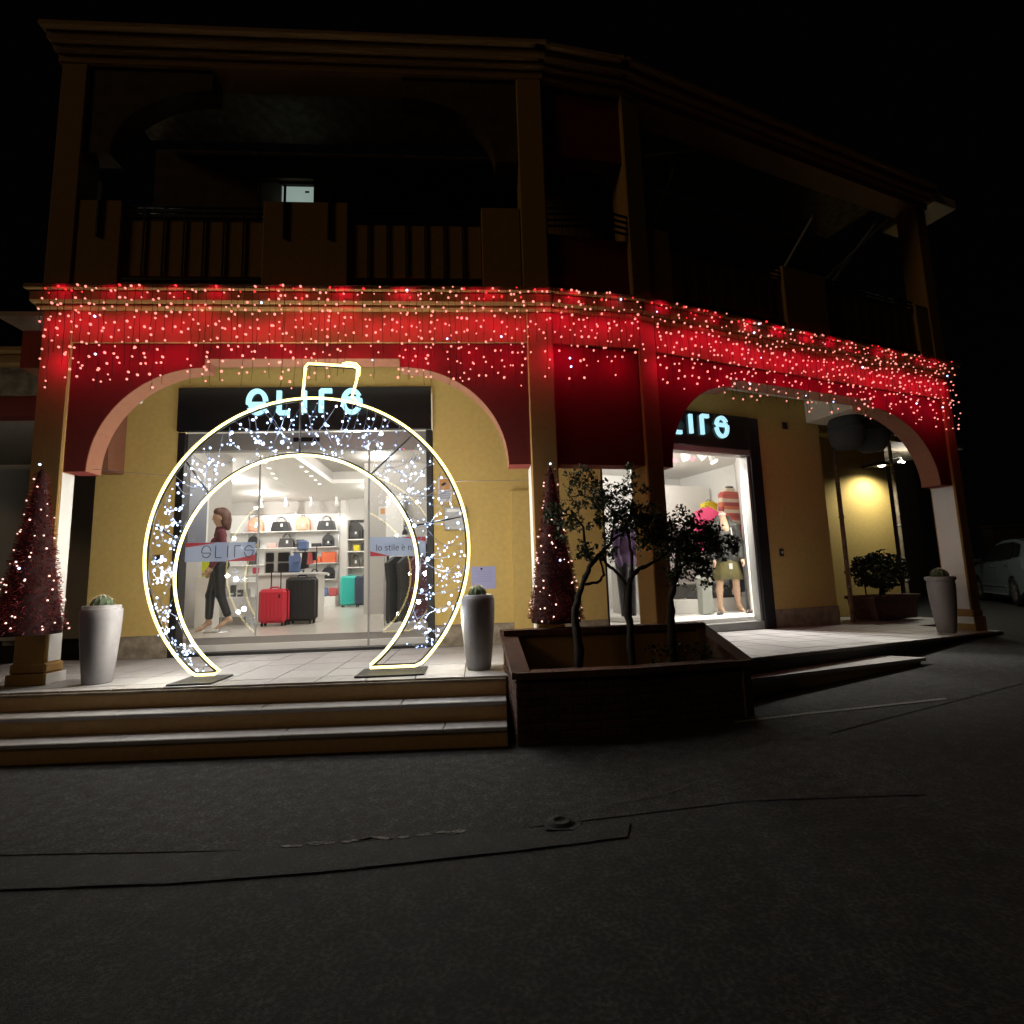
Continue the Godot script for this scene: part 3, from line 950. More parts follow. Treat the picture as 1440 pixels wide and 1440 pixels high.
	# awning poles leaning over the right-hand balcony
	for p in [[0.42, 4.96, 0.74, 5.62], [2.52, 4.85, 3.1, 5.6], [3.75, 5.2, 4.45, 5.85], [3.3, 4.95, 4.75, 6.0]]:
		var t := thing("awning_pole", "thin grey awning pole leaning over the right balcony, %s" % ["beside its left pillar", "beside its middle pier", "short one of the crossed pair", "long one of the crossed pair"][[0.42, 2.52, 3.75, 3.3].find(p[0])], "pole", at(B, p[0], p[1] - 0.2, -0.3), "awning poles on the balcony")
		st = new_st()
		tube(st, [B * Vector3(p[0], p[1] - 0.25, -0.35), B * Vector3(p[2], p[3], -0.1)], 0.018, 8)
		part(t, "shaft", st, mats["white paint"])
		st = new_st()
		tube(st, [B * Vector3(p[2], p[3], -0.1), B * Vector3(p[2] + 0.01, p[3] + 0.04, -0.09)], 0.026, 8)
		part(t, "end_cap", st, mats["grey metal"])

func side_wing() -> void:
	var op: Material = mats["ochre plaster"]
	var w := thing("side_wing", "set-back lower wing with a cream soffit left of the left pillar", "building", at(A, -7.3, 0, -1.7))
	var x1 := -5.63
	boxpart(w, "cornice", Vector3(-11.0, 3.80, -2.0), Vector3(x1, 3.86, -1.44), op, A, 0.01)
	boxpart(w, "cornice", Vector3(-11.0, 3.66, -2.0), Vector3(x1, 3.799, -1.52), op, A, 0.02)
	boxpart(w, "beam", Vector3(-11.0, 3.30, -1.95), Vector3(x1, 3.659, -1.62), mats["stone"], A)
	boxpart(w, "arch_band", Vector3(-11.0, 3.05, -1.90), Vector3(x1, 3.299, -1.66), mats["red plaster"], A)
	boxpart(w, "pillar", Vector3(-9.3, -0.5, -1.95), Vector3(-9.0, 3.3, -1.61), op, A)
	boxpart(w, "soffit", Vector3(-11.0, 3.20, -5.0), Vector3(x1 - 0.3, 3.28, -1.96), mats["cream plaster"], A)
	var st := new_st()
	prism(st, V([-4.6, 2.3, -4.3, 2.62, -3.6, 2.86, -1.97, 2.98, -1.97, 3.19, -4.6, 3.19]), -0.12, 0.12)
	part(w, "cross_arch", st, mats["salmon plaster"], A * Transform3D(Basis(Vector3.UP, -PI / 2), Vector3(-6.1, 0, 0)))

# ---------------------------------------------------------------- shop interior
func downlight(f: Transform3D, x: float, y: float, z: float, label: String, e: float, r := 0.07) -> void:
	var t := thing("ceiling_lamp", label, "ceiling lamp", at(f, x, y, z), "round lamps in the shop ceiling")
	var st := new_st()
	lathe(st, [Vector2(0, -0.014), Vector2(r * 0.8, -0.014), Vector2(r * 0.82, -0.006)], 16)
	part(t, "lamp_disc", st, mats["lamp bright"], t.transform)
	st = new_st()
	lathe(st, [Vector2(r * 0.83, -0.012), Vector2(r, -0.016), Vector2(r * 1.1, -0.002)], 16)
	part(t, "lamp_ring", st, mats["shelf white"], t.transform)
	if e > 0:
		var l := omni(f * Vector3(x, y - 0.06, z), Color(1.0, 0.96, 0.90), e * 1.4, 0.05)
		l.omni_range = 12.0

func track_head(f: Transform3D, x: float, y: float, z: float, label: String, aim: Vector3, e: float, lit := true, k := 1.0, cone := 55.0) -> void:
	var t := thing("spot_lamp", label, "spot lamp", at(f, x, y, z), "white spot lamps on the ceiling tracks")
	var b := Basis.looking_at((aim - Vector3(x, y, z)).normalized(), Vector3(0.1, 0.05, 1).normalized())
	var lx := at(f, x, y - 0.13 * k, z) * Transform3D(b * Basis(Vector3.RIGHT, PI / 2), Vector3.ZERO)
	var st := new_st()
	lathe(st, [Vector2(0.0, 0.12 * k), Vector2(0.03 * k, 0.115 * k), Vector2(0.035 * k, 0.05 * k), Vector2(0.062 * k, -0.06 * k), Vector2(0.058 * k, -0.062 * k), Vector2(0.04 * k, -0.02 * k)], 18)
	part(t, "lamp_shade", st, mats["shelf white"], lx)
	st = new_st()
	lathe(st, [Vector2(0, -0.05 * k), Vector2(0.05 * k, -0.052 * k), Vector2(0.052 * k, -0.045 * k)], 16)
	part(t, "lamp_disc", st, mats["lamp bright"] if lit else mats["shelf white"], lx)
	st = new_st()
	tube(st, [f * Vector3(x, y, z), f * Vector3(x, y - 0.1 * k, z)], 0.012 * k, 8)
	cbox(st, Vector3(x, y - 0.02, z), Vector3(0.05, 0.04, 0.16) * k, 0.005, f)
	part(t, "stem", st, mats["shelf white"])
	if e > 0:
		spot(lx * Vector3(0, -0.085 * k, 0), f * aim, Color(1.0, 0.95, 0.86), e, cone, 0.05)

func shop_room() -> void:
	var r := ground_of("shop_interior", at(A, -4, 0.2, -6))
	var sw: Material = mats["shop white"]
	boxpart(r, "floor", Vector3(-5.43, -0.1, -11.3), Vector3(-0.9, 0.20, -1.90), mats["shop floor"], A, 0.0)
	boxpart(r, "floor", Vector3(-9.4, -0.1, -11.3), Vector3(-5.432, 0.20, -5.31), mats["shop floor"], A, 0.0)
	boxpart(r, "floor_step", Vector3(-4.37, 0.0, -1.895), Vector3(-1.35, 0.112, -1.82), mats["shop white"], A, 0.003)
	boxpart(r, "floor_step", Vector3(-4.37, 0.113, -1.897), Vector3(-1.35, 0.199, -1.86), mats["step grey"], A, 0.003)
	boxpart(r, "back_wall", Vector3(-9.4, 0.2, -11.5), Vector3(-0.9, 3.9, -11.3), sw, A, 0.0)
	boxpart(r, "side_wall", Vector3(-5.54, 0.0, -5.3), Vector3(-5.44, 3.5, -1.86), mats["shop grey"], A, 0.0)
	boxpart(r, "side_wall", Vector3(-9.6, 0.2, -11.3), Vector3(-9.4, 3.9, -5.1), sw, A, 0.0)
	boxpart(r, "side_wall", Vector3(-9.4, 0.0, -5.3), Vector3(-5.545, 3.9, -5.1), sw, A, 0.0)
	boxpart(r, "side_wall", Vector3(-1.1, 0.2, -11.3), Vector3(-0.9, 3.9, -1.86), sw, A, 0.0)
	# ceiling with a raised tray
	boxpart(r, "ceiling", Vector3(-5.54, 3.36, -11.3), Vector3(-4.3, 3.46, -1.86), sw, A, 0.0)
	boxpart(r, "ceiling", Vector3(-4.3, 3.36, -11.3), Vector3(-0.9, 3.46, -8.2), sw, A, 0.0)
	boxpart(r, "ceiling", Vector3(-1.9, 3.36, -8.2), Vector3(-0.9, 3.46, -1.86), sw, A, 0.0)
	boxpart(r, "ceiling", Vector3(-4.3, 3.36, -3.0), Vector3(-1.9, 3.46, -1.86), sw, A, 0.0)
	boxpart(r, "ceiling", Vector3(-9.4, 3.36, -11.3), Vector3(-5.545, 3.46, -5.3), sw, A, 0.0)
	boxpart(r, "tray_ceiling", Vector3(-4.5, 3.66, -8.4), Vector3(-1.7, 3.76, -2.9), mats["shop grey"], A, 0.0)
	for b in [[-4.4, -8.3, -4.3, -2.9], [-1.9, -8.3, -1.8, -2.9], [-4.3, -8.3, -1.9, -8.2], [-4.3, -3.0, -1.9, -2.9]]:
		boxpart(r, "tray_edge", Vector3(b[0], 3.462, b[1]), Vector3(b[2], 3.658, b[3]), mats["shop grey"], A, 0.0)
	# bulkhead over the back shelves
	boxpart(r, "bulkhead", Vector3(-9.4, 2.98, -11.3), Vector3(-4.75, 3.36, -10.95), mats["shop grey"], A, 0.0)
	boxpart(r, "bulkhead", Vector3(-4.5, 2.72, -11.3), Vector3(-2.0, 3.36, -10.7), mats["shop grey"], A, 0.0)
	boxpart(r, "wall_pier", Vector3(-4.78, 0.2, -11.3), Vector3(-4.5, 3.36, -10.9), sw, A, 0.0)
	boxpart(r, "wall_panel", Vector3(-3.05, 0.2, -6.2), Vector3(-1.1, 3.36, -6.0), mats["shop grey"], A, 0.0)
	boxpart(r, "wall_panel", Vector3(-2.55, 0.2, -5.99), Vector3(-2.2, 2.6, -5.7), sw, A, 0.0)
	# ceiling lamps: two rows of five small ones, and larger ones
	for i in 5:
		downlight(A, -4.87 - 0.13 * i, 3.36, -5.2 - 0.55 * i, "%s small round ceiling lamp of the left diagonal row" % ["first", "second", "third", "fourth", "last"][i], 0.0, 0.045)
		downlight(A, -4.42 - 0.05 * i, 3.36, -6.2 - 0.5 * i, "%s small round ceiling lamp of the right diagonal row" % ["first", "second", "third", "fourth", "last"][i], 0.0, 0.045)
	var names := ["nearest", "second", "third", "farthest"]
	for i in 4:
		downlight(A, -6.2 - 0.1 * i, 3.36, -3.2 - 2.2 * i + (0.3 if i == 3 else 0.0), "%s large ceiling lamp along the left side of the shop" % names[i], 1.5, 0.1)
		downlight(A, -3.3 + 0.02 * i if i == 3 else -2.9, 3.36 if i == 3 or i == 0 else 3.66, -2.5 - 2.1 * i, "%s large ceiling lamp along the right side of the shop" % names[i], 1.5, 0.1)
	omni(A * Vector3(-3.0, 2.9, -2.3), Color(1.0, 0.94, 0.84), 0.9, 0.1)
	for i in 4:
		track_head(A, -6.9 + 0.72 * i, 3.36, -10.35, "%s spot lamp from the left aimed at the bag shelves" % ["first", "second", "third", "fourth"][i], Vector3(-6.9 + 0.72 * i, 1.2, -11.0), 0.5, false, 1.3)
	# posters on the left wall
	for i in 2:
		var z := -2.5 - 1.5 * i
		var t := thing("wall_poster", "%s grey framed poster on the left wall of the shop" % ["nearer", "farther"][i], "poster", at(A, -5.43, 1.5, z))
		boxpart(t, "frame", Vector3(-5.438, 1.45, z - 0.42), Vector3(-5.42, 2.65, z + 0.42), mats["shelf white"], A)
		boxpart(t, "print", Vector3(-5.419, 1.52, z - 0.35), Vector3(-5.415, 2.58, z + 0.35), mat("poster grey %d" % i, Color(0.12, 0.13, 0.17), 0.4), A, 0.0)

func display_room() -> void:
	var r := ground_of("display_interior", at(B, 1.8, 0.1, -3))
	var sw: Material = mats["shop white"]
	boxpart(r, "floor", Vector3(0.3, -0.12, -5.2), Vector3(5.1, 0.13, -1.81), mats["shelf white"], B, 0.0)
	boxpart(r, "back_wall", Vector3(0.3, 0.13, -5.2), Vector3(5.1, 3.2, -5.1), sw, B, 0.0)
	var st := new_st()
	slab(st, V([3.25, -1.81, 4.78, -3.45, 4.9, -3.35, 3.4, -1.81]), 0.131, 2.98)
	part(r, "side_wall", st, sw, B)
	boxpart(r, "side_wall", Vector3(4.78, 0.131, -5.1), Vector3(4.88, 2.98, -3.46), sw, B, 0.0)
	boxpart(r, "side_wall", Vector3(0.3, 0.131, -5.1), Vector3(0.4, 2.98, -1.86), sw, B, 0.0)
	boxpart(r, "ceiling", Vector3(0.3, 2.98, -5.2), Vector3(5.1, 3.08, -1.86), sw, B, 0.0)
	boxpart(r, "partition", Vector3(1.60, 0.14, -2.56), Vector3(2.10, 2.9, -2.48), sw, B, 0.0)
	boxpart(r, "display_step", Vector3(2.7, 0.131, -3.4), Vector3(4.3, 0.36, -3.0), mats["shelf white"], B)
	track_head(B, 2.70, 2.97, -2.5, "spot lamp on the left of the three in the right display window", Vector3(2.6, 0.0, -1.0), 12.0, true, 1.25, 36.0)
	track_head(B, 2.98, 2.97, -2.42, "tilted middle spot lamp of the three in the right display window", Vector3(4.5, 0.2, -0.85), 17.0, true, 1.25, 36.0)
	track_head(B, 3.38, 2.97, -2.58, "spot lamp on the right of the three in the right display window", Vector3(3.7, 0.0, -1.1), 11.0, true, 1.25, 36.0)
	downlight(B, 3.0, 2.98, -3.9, "ceiling lamp at the back of the right display window", 0.45, 0.09)
	downlight(B, 2.45, 2.98, -3.2, "ceiling lamp over the left of the right display window", 0.45, 0.09)
	downlight(B, 1.2, 2.98, -3.0, "ceiling lamp behind the corner of the display window", 0.8, 0.09)
	omni(B * Vector3(2.4, 2.75, -2.1), Color(1.0, 0.95, 0.88), 0.55, 0.1)

# ---------------------------------------------------------------- planter with small trees
func planter() -> void:
	var p := thing("brick_planter", "raised brick planter with terracotta coping at the corner of the steps", "planter", at(A, 0.5, -0.45, 0.6))
	# ground plan in frame A: left front, bend, right front, right back, left back; the coping falls towards the front
	var fl := Vector3(-0.44, 0.09, 0.96)
	var fm := Vector3(0.44, 0.09, 0.96)
	var fr := Vector3(1.52, 0.09, 0.80)
	var br := Vector3(1.34, 0.36, 0.27)
	var bl := Vector3(-0.50, 0.36, 0.30)
	var faces := [[bl, fl], [fl, fm], [fm, fr], [fr, br], [br, bl]]
	var names := 0
	var count := 0
	for f in faces:
		var a: Vector3 = f[0]
		var b: Vector3 = f[1]
		var d := Vector3(b.x - a.x, 0, b.z - a.z)
		var ln := d.length()
		d = d.normalized()
		var out := Vector3(-d.z, 0, d.x)
		var xf := A * Transform3D(Basis(d, Vector3.UP, out), Vector3(a.x, 0, a.z))
		# core
		var st := new_st()
		prism(st, V([0, -0.6, ln, -0.6, ln, b.y - 0.055, 0, a.y - 0.055]), -0.09, -0.008)
		part(p, "wall_core", st, mats["mortar"] if names < 4 else mats["ochre plaster"], xf)
		# brick courses on the outside
		if names < 4:
			var row := 0
			var y := -0.47
			while y < maxf(a.y, b.y) - 0.06:
				var x := -0.11 if row % 2 else 0.0
				while x < ln:
					var x0 := maxf(x, 0.0) + 0.004
					var x1 := minf(x + 0.22, ln) - 0.004
					var lim := minf(lerpf(a.y, b.y, x0 / ln), lerpf(a.y, b.y, x1 / ln)) - 0.06
					var y1 := minf(y + 0.052, lim)
					if x1 - x0 > 0.02 and y1 - y > 0.015:
						if count < 300:
							st = new_st()
							box(st, Vector3(x0, y, -0.05), Vector3(x1, y1, R(-0.003, 0.003)), 0.004)
							part(p, "brick", st, mats["brick %d" % (rng.randi() % 3)], xf)
							count += 1
					x += 0.22
				y += 0.06
				row += 1
		names += 1
		# coping tiles
		var n := maxi(1, int(round(ln / 0.3)))
		for i in n:
			var u0 := float(i) / n
			var u1 := float(i + 1) / n
			var ya := lerpf(a.y, b.y, u0)
			var yb := lerpf(a.y, b.y, u1)
			st = new_st()
			prism(st, V([u0 * ln + 0.002, ya - 0.05, u1 * ln - 0.002, yb - 0.05, u1 * ln - 0.002, yb, u0 * ln + 0.002, ya]), -0.115, 0.028)
			part(p, "coping_tile", st, mats["terracotta"], xf)
	var so := new_st()
	var soil := to_world(A, [-0.36, 0.42, 1.22, 0.38, 1.38, 0.72, 0.44, 0.86, -0.34, 0.86])
	slab(so, soil, -0.5, -0.10)
	part(p, "soil", so, mats["soil"])
	# plants
	gnarled("gnarled_shrub", "gnarled small tree with a crooked trunk in front of the right tinsel tree", [
		[0.12, -0.1, 0.62, 0.055], [0.12, 0.30, 0.62, 0.05], [0.10, 0.48, 0.6, 0.04], [0.13, 0.60, 0.6, 0.037], [0.19, 0.74, 0.6, 0.03], [0.24, 0.86, 0.6, 0.032], [0.31, 0.96, 0.6, 0.03], [0.44, 1.08, 0.6, 0.018], [0.62, 1.24, 0.6, 0.012]],
		[[[0.19, 0.74, 0.6, 0.018], [0.31, 0.76, 0.62, 0.016], [0.37, 0.82, 0.62, 0.015], [0.35, 0.95, 0.6, 0.012], [0.39, 1.05, 0.6, 0.008]],
		[[0.27, 0.94, 0.6, 0.02], [0.23, 1.1, 0.6, 0.015], [0.20, 1.27, 0.6, 0.012], [0.10, 1.35, 0.6, 0.01], [-0.02, 1.34, 0.58, 0.007]],
		[[0.44, 1.08, 0.6, 0.014], [0.50, 1.3, 0.6, 0.012], [0.43, 1.45, 0.6, 0.009], [0.24, 1.52, 0.6, 0.007], [0.1, 1.5, 0.62, 0.005]],
		[[0.2, 1.52, 0.6, 0.005], [0.13, 1.75, 0.6, 0.003]], [[0.24, 1.5, 0.6, 0.005], [0.27, 1.78, 0.6, 0.003]]],
		[[0.25, 1.55, 0.22, 130], [0.40, 1.48, 0.16, 90], [0.12, 1.34, 0.17, 80], [-0.05, 1.36, 0.12, 50], [0.33, 1.3, 0.10, 40], [0.28, 1.02, 0.11, 45], [0.43, 1.0, 0.10, 40], [0.02, 1.15, 0.06, 16], [0.18, 1.02, 0.07, 20], [0.52, 1.24, 0.12, 50], [0.2, 1.7, 0.12, 18]])
	gnarled("gnarled_shrub", "forked small tree with a dense dark crown before the right pillar", [
		[0.58, -0.1, 0.6, 0.045], [0.58, 0.35, 0.6, 0.04], [0.57, 0.55, 0.6, 0.038], [0.59, 0.74, 0.6, 0.034]],
		[[[0.58, 0.70, 0.6, 0.026], [0.49, 0.84, 0.6, 0.02], [0.40, 0.92, 0.6, 0.017], [0.38, 1.02, 0.6, 0.012]],
		[[0.59, 0.72, 0.6, 0.03], [0.66, 0.84, 0.6, 0.026], [0.80, 0.90, 0.6, 0.022], [0.93, 0.99, 0.6, 0.018], [1.05, 1.06, 0.6, 0.01]],
		[[0.62, 0.8, 0.6, 0.02], [0.63, 1.0, 0.6, 0.018], [0.61, 1.2, 0.6, 0.014], [0.58, 1.4, 0.6, 0.008]],
		[[0.6, 1.25, 0.6, 0.008], [0.68, 1.5, 0.6, 0.005], [0.66, 1.75, 0.6, 0.003]]],
		[[0.62, 1.32, 0.18, 120], [0.74, 1.30, 0.18, 130], [0.86, 1.25, 0.17, 120], [0.74, 1.12, 0.13, 60], [0.5, 1.42, 0.16, 80], [0.62, 1.58, 0.14, 50], [0.88, 1.08, 0.14, 70], [0.96, 1.2, 0.15, 80], [0.66, 1.72, 0.09, 16], [0.8, 1.55, 0.10, 16], [0.42, 1.12, 0.08, 22]])
	gnarled("gnarled_shrub", "leafy dark small tree in front of the right display window", [
		[0.95, -0.1, 0.6, 0.05], [0.94, 0.3, 0.6, 0.045], [0.95, 0.55, 0.6, 0.04], [0.99, 0.72, 0.6, 0.034], [1.05, 0.85, 0.6, 0.03]],
		[[[1.05, 0.85, 0.6, 0.024], [1.2, 0.95, 0.6, 0.018], [1.38, 1.0, 0.6, 0.01], [1.6, 1.05, 0.6, 0.005]],
		[[1.02, 0.8, 0.6, 0.022], [1.05, 1.0, 0.6, 0.016], [1.1, 1.2, 0.6, 0.01], [1.2, 1.3, 0.6, 0.005]]],
		[[1.05, 1.08, 0.17, 170], [1.18, 1.05, 0.18, 190], [1.32, 1.08, 0.16, 150], [1.45, 1.04, 0.14, 90], [1.12, 0.88, 0.15, 120], [1.25, 0.86, 0.12, 80], [1.18, 1.24, 0.14, 80], [1.36, 1.2, 0.11, 50], [1.56, 1.05, 0.07, 22], [1.0, 0.78, 0.11, 50], [1.08, 1.36, 0.07, 16], [1.28, 0.74, 0.06, 20]])
	# low ground cover in the planter's right corner
	var gc := new_st()
	for i in 260:
		leaf(gc, A * Vector3(R(0.75, 1.25), R(-0.08, 0.22), R(0.4, 0.72)), R(0.025, 0.045))
	var low := part(self, "ground_cover", gc, mats["leaf dark"])
	low.set_meta("kind", "stuff")
	tag(low, "low dark ground cover in the right corner of the brick planter", "ground cover")

func leaf(st: SurfaceTool, p: Vector3, l: float) -> void:
	st.set_smooth_group(-1)
	var b := Basis.from_euler(Vector3(R(-1.2, 1.2), R(0, TAU), R(-1.2, 1.2)))
	var w := l * 0.32
	var q := func(x: float, y: float, z: float) -> Vector3: return p + b * Vector3(x, y, z)
	quad(st, q.call(0, 0, -l / 2), q.call(w, w * 0.5, -l * 0.1), q.call(w * 0.8, w * 0.4, l * 0.2), q.call(0, 0, l / 2))
	quad(st, q.call(0, 0, -l / 2), q.call(0, 0, l / 2), q.call(-w * 0.8, w * 0.4, l * 0.2), q.call(-w, w * 0.5, -l * 0.1))

func gnarled(called: String, label: String, trunk: Array, limbs: Array, clumps: Array) -> void:
	var t := thing(called, label, "small tree", at(A, trunk[0][0], -0.1, trunk[0][2]), "gnarled trees in the planter")
	for k in limbs.size() + 1:
		var src: Array = trunk if k == 0 else limbs[k - 1]
		var cv := Curve3D.new()
		var rad := []
		for i in src.size():
			var v := Vector3(src[i][0], src[i][1], src[i][2])
			var tan_ := Vector3.ZERO
			if i > 0 and i < src.size() - 1:
				tan_ = (Vector3(src[i + 1][0], src[i + 1][1], src[i + 1][2]) - Vector3(src[i - 1][0], src[i - 1][1], src[i - 1][2])) / 6.0
			cv.add_point(v, -tan_, tan_)
		var pts := []
		for i in src.size() - 1:
			for j in 4:
				pts.append(A * (cv.sample(i, j / 4.0) + Vector3(R(-1, 1), R(-1, 1), R(-1, 1)) * 0.008))
				rad.append(lerpf(src[i][3], src[i + 1][3], j / 4.0) * R(0.62, 0.88))
		pts.append(A * cv.sample(src.size() - 1, 0))
		rad.append(src[src.size() - 1][3] * 0.7)
		var st := new_st()
		tube(st, pts, rad, 9)
		part(t, "trunk" if k == 0 else "limb", st, mats["bark"])
	var cr := new_st()
	for c in clumps:
		# twigs with leaves along them, spread through an uneven clump
		var n := int(c[3] * 2.7)
		var i := 0
		while i < n:
			var dir := Vector3(R(-1, 1), R(-0.7, 1), R(-1, 1)).normalized()
			var p0: Vector3 = Vector3(c[0], c[1], 0.6) + Vector3(R(-1, 1), R(-1, 1), R(-1, 1)) * c[2] * 0.62
			var m := rng.randi_range(4, 9)
			var lng: float = c[2] * R(0.3, 0.75)
			if rng.randf() < 0.75:
				tube(cr, [A * p0, A * (p0 + dir * lng)], 0.0025, 3)
			for j in m:
				leaf(cr, A * (p0 + dir * lng * j / m + Vector3(R(-1, 1), R(-1, 1), R(-1, 1)) * 0.026), R(0.02, 0.046))
			i += m
	part(t, "crown", cr, mats["leaf"])

# ---------------------------------------------------------------- lit ring ornament
const OC := Vector2(-2.25, 1.13)
const OR := 1.46
const NC := Vector2(-2.355, 0.945)
const NR := 1.085
const OZ := 0.16

func ring_pt(c: Vector2, r: float, w: float) -> Vector2:
	return c + Vector2(cos(w), sin(w)) * r

func ornament() -> void:
	var t := thing("ring_ornament", "giant bauble outline of warm white rope light standing on the terrace edge", "light ornament", at(A, -2.25, 0, OZ))
	var base_y := 0.055
	var o0 := PI - asin((base_y + 0.03 - OC.y) / OR)      # foot of the outer arc on the left
	var o1 := asin((base_y + 0.03 - OC.y) / OR)
	var n0 := PI - asin((base_y + 0.03 - NC.y) / NR)
	var n1 := asin((base_y + 0.03 - NC.y) / NR)
	# rope light: outer arc broken at the top by the cap loop
	var w_l := 1.64
	var w_r := 1.315
	var loop := []
	for i in 61:
		loop.append(ring_pt(OC, OR, lerpf(o0, w_l, i / 60.0)))
	for q in [[-2.345, 2.62], [-2.335, 2.75], [-2.325, 2.90], [-2.30, 2.935], [-2.2, 2.93], [-2.0, 2.915], [-1.87, 2.905], [-1.83, 2.88], [-1.835, 2.78], [-1.86, 2.68], [-1.88, 2.60]]:
		loop.append(Vector2(q[0], q[1]))
	for i in range(1, 61):
		loop.append(ring_pt(OC, OR, lerpf(w_r, o1, i / 60.0)))
	loop.append(Vector2(-1.30, base_y))
	loop.append(Vector2(-1.70, base_y))
	for i in 61:
		loop.append(ring_pt(NC, NR, lerpf(n1, n0, i / 60.0)))
	loop.append(Vector2(-3.06, base_y))
	loop.append(Vector2(-3.22, base_y))
	var pts := []
	var back := []
	for q in loop:
		pts.append(A * Vector3(q.x, q.y, OZ))
		var inward: Vector2 = (q - OC).normalized() * -0.024 if absf(q.distance_to(OC) - OR) < 0.01 else Vector2(0, 0.02 if q.y < 0.2 else -0.02)
		if absf(q.distance_to(NC) - NR) < 0.01:
			inward = (q - NC).normalized() * 0.024
		back.append(A * Vector3(q.x + inward.x, q.y + inward.y, OZ - 0.006))
	var st := new_st()
	tube(st, pts, 0.0125, 10, true)
	part(t, "rope_light", st, mats["neon"])
	st = new_st()
	tube(st, back, 0.0075, 8, true)
	part(t, "metal_frame", st, mats["black metal"])
	# second run that closes the ring under the cap
	st = new_st()
	var under := []
	for i in 13:
		var q := ring_pt(OC, OR, lerpf(w_l + 0.02, w_r - 0.02, i / 12.0))
		under.append(A * Vector3(q.x, q.y, OZ - 0.002))
	tube(st, under, 0.0118, 10)
	part(t, "rope_light", st, mats["neon"])
	# loose end of the rope on the cap
	st = new_st()
	tube(st, [A * Vector3(-1.97, 2.925, OZ + 0.01), A * Vector3(-1.92, 2.93, OZ + 0.03), A * Vector3(-1.84, 2.92, OZ + 0.03), A * Vector3(-1.805, 2.88, OZ + 0.03), A * Vector3(-1.815, 2.80, OZ + 0.02)], 0.0118, 8)
	part(t, "rope_light", st, mats["neon"])
	# struts and feet
	for w in [1.66, 0.86, 2.5, 0.2, 2.95]:
		var q0 := ring_pt(OC, OR - 0.02, w)
		var w2 := (q0 - NC).angle() + (0.0 if w == 1.66 else 0.06)
		var q1 := ring_pt(NC, NR + 0.02, w2)
		st = new_st()
		tube(st, [A * Vector3(q0.x, q0.y, OZ - 0.034), A * Vector3(q1.x, q1.y, OZ - 0.034)], 0.009, 6)
		part(t, "strut", st, mats["black metal"])
	for b in [[-3.36, -2.99], [-1.80, -1.20]]:
		st = new_st()
		box(st, Vector3(b[0], 0.003, OZ - 0.22), Vector3(b[1], 0.016, OZ + 0.20), 0.003)
		part(t, "base_plate", st, mats["iron"], A)
	# anchoring wires to the left and right
	for p in [[-3.55, 1.86, -5.0, 2.08], [-0.93, 1.76, 0.0, 1.84]]:
		st = new_st()
		tube(st, [A * Vector3(p[0], p[1], OZ - 0.03), A * Vector3(p[2], p[3], -0.3)], 0.0022, 5)
		part(t, "guy_wire", st, mats["ice wire"])
	# light given off by the rope: lamps strung along it, just in front of the glowing face
	var glow := Color(1.0, 0.90, 0.72)
	for i in 11:
		var q := ring_pt(OC, OR, lerpf(o0 - 0.3, o1 + 0.3, i / 10.0))
		omni(A * Vector3(q.x, q.y, OZ - 0.12), glow, 0.30 if q.y < 2.0 else 0.10, 0.03)
	for i in 8:
		var q := ring_pt(NC, NR, lerpf(n0 - 0.3, n1 + 0.3, i / 7.0))
		omni(A * Vector3(q.x, q.y, OZ + 0.07), glow, 0.05, 0.03)
	fairy_lights(o0, o1)

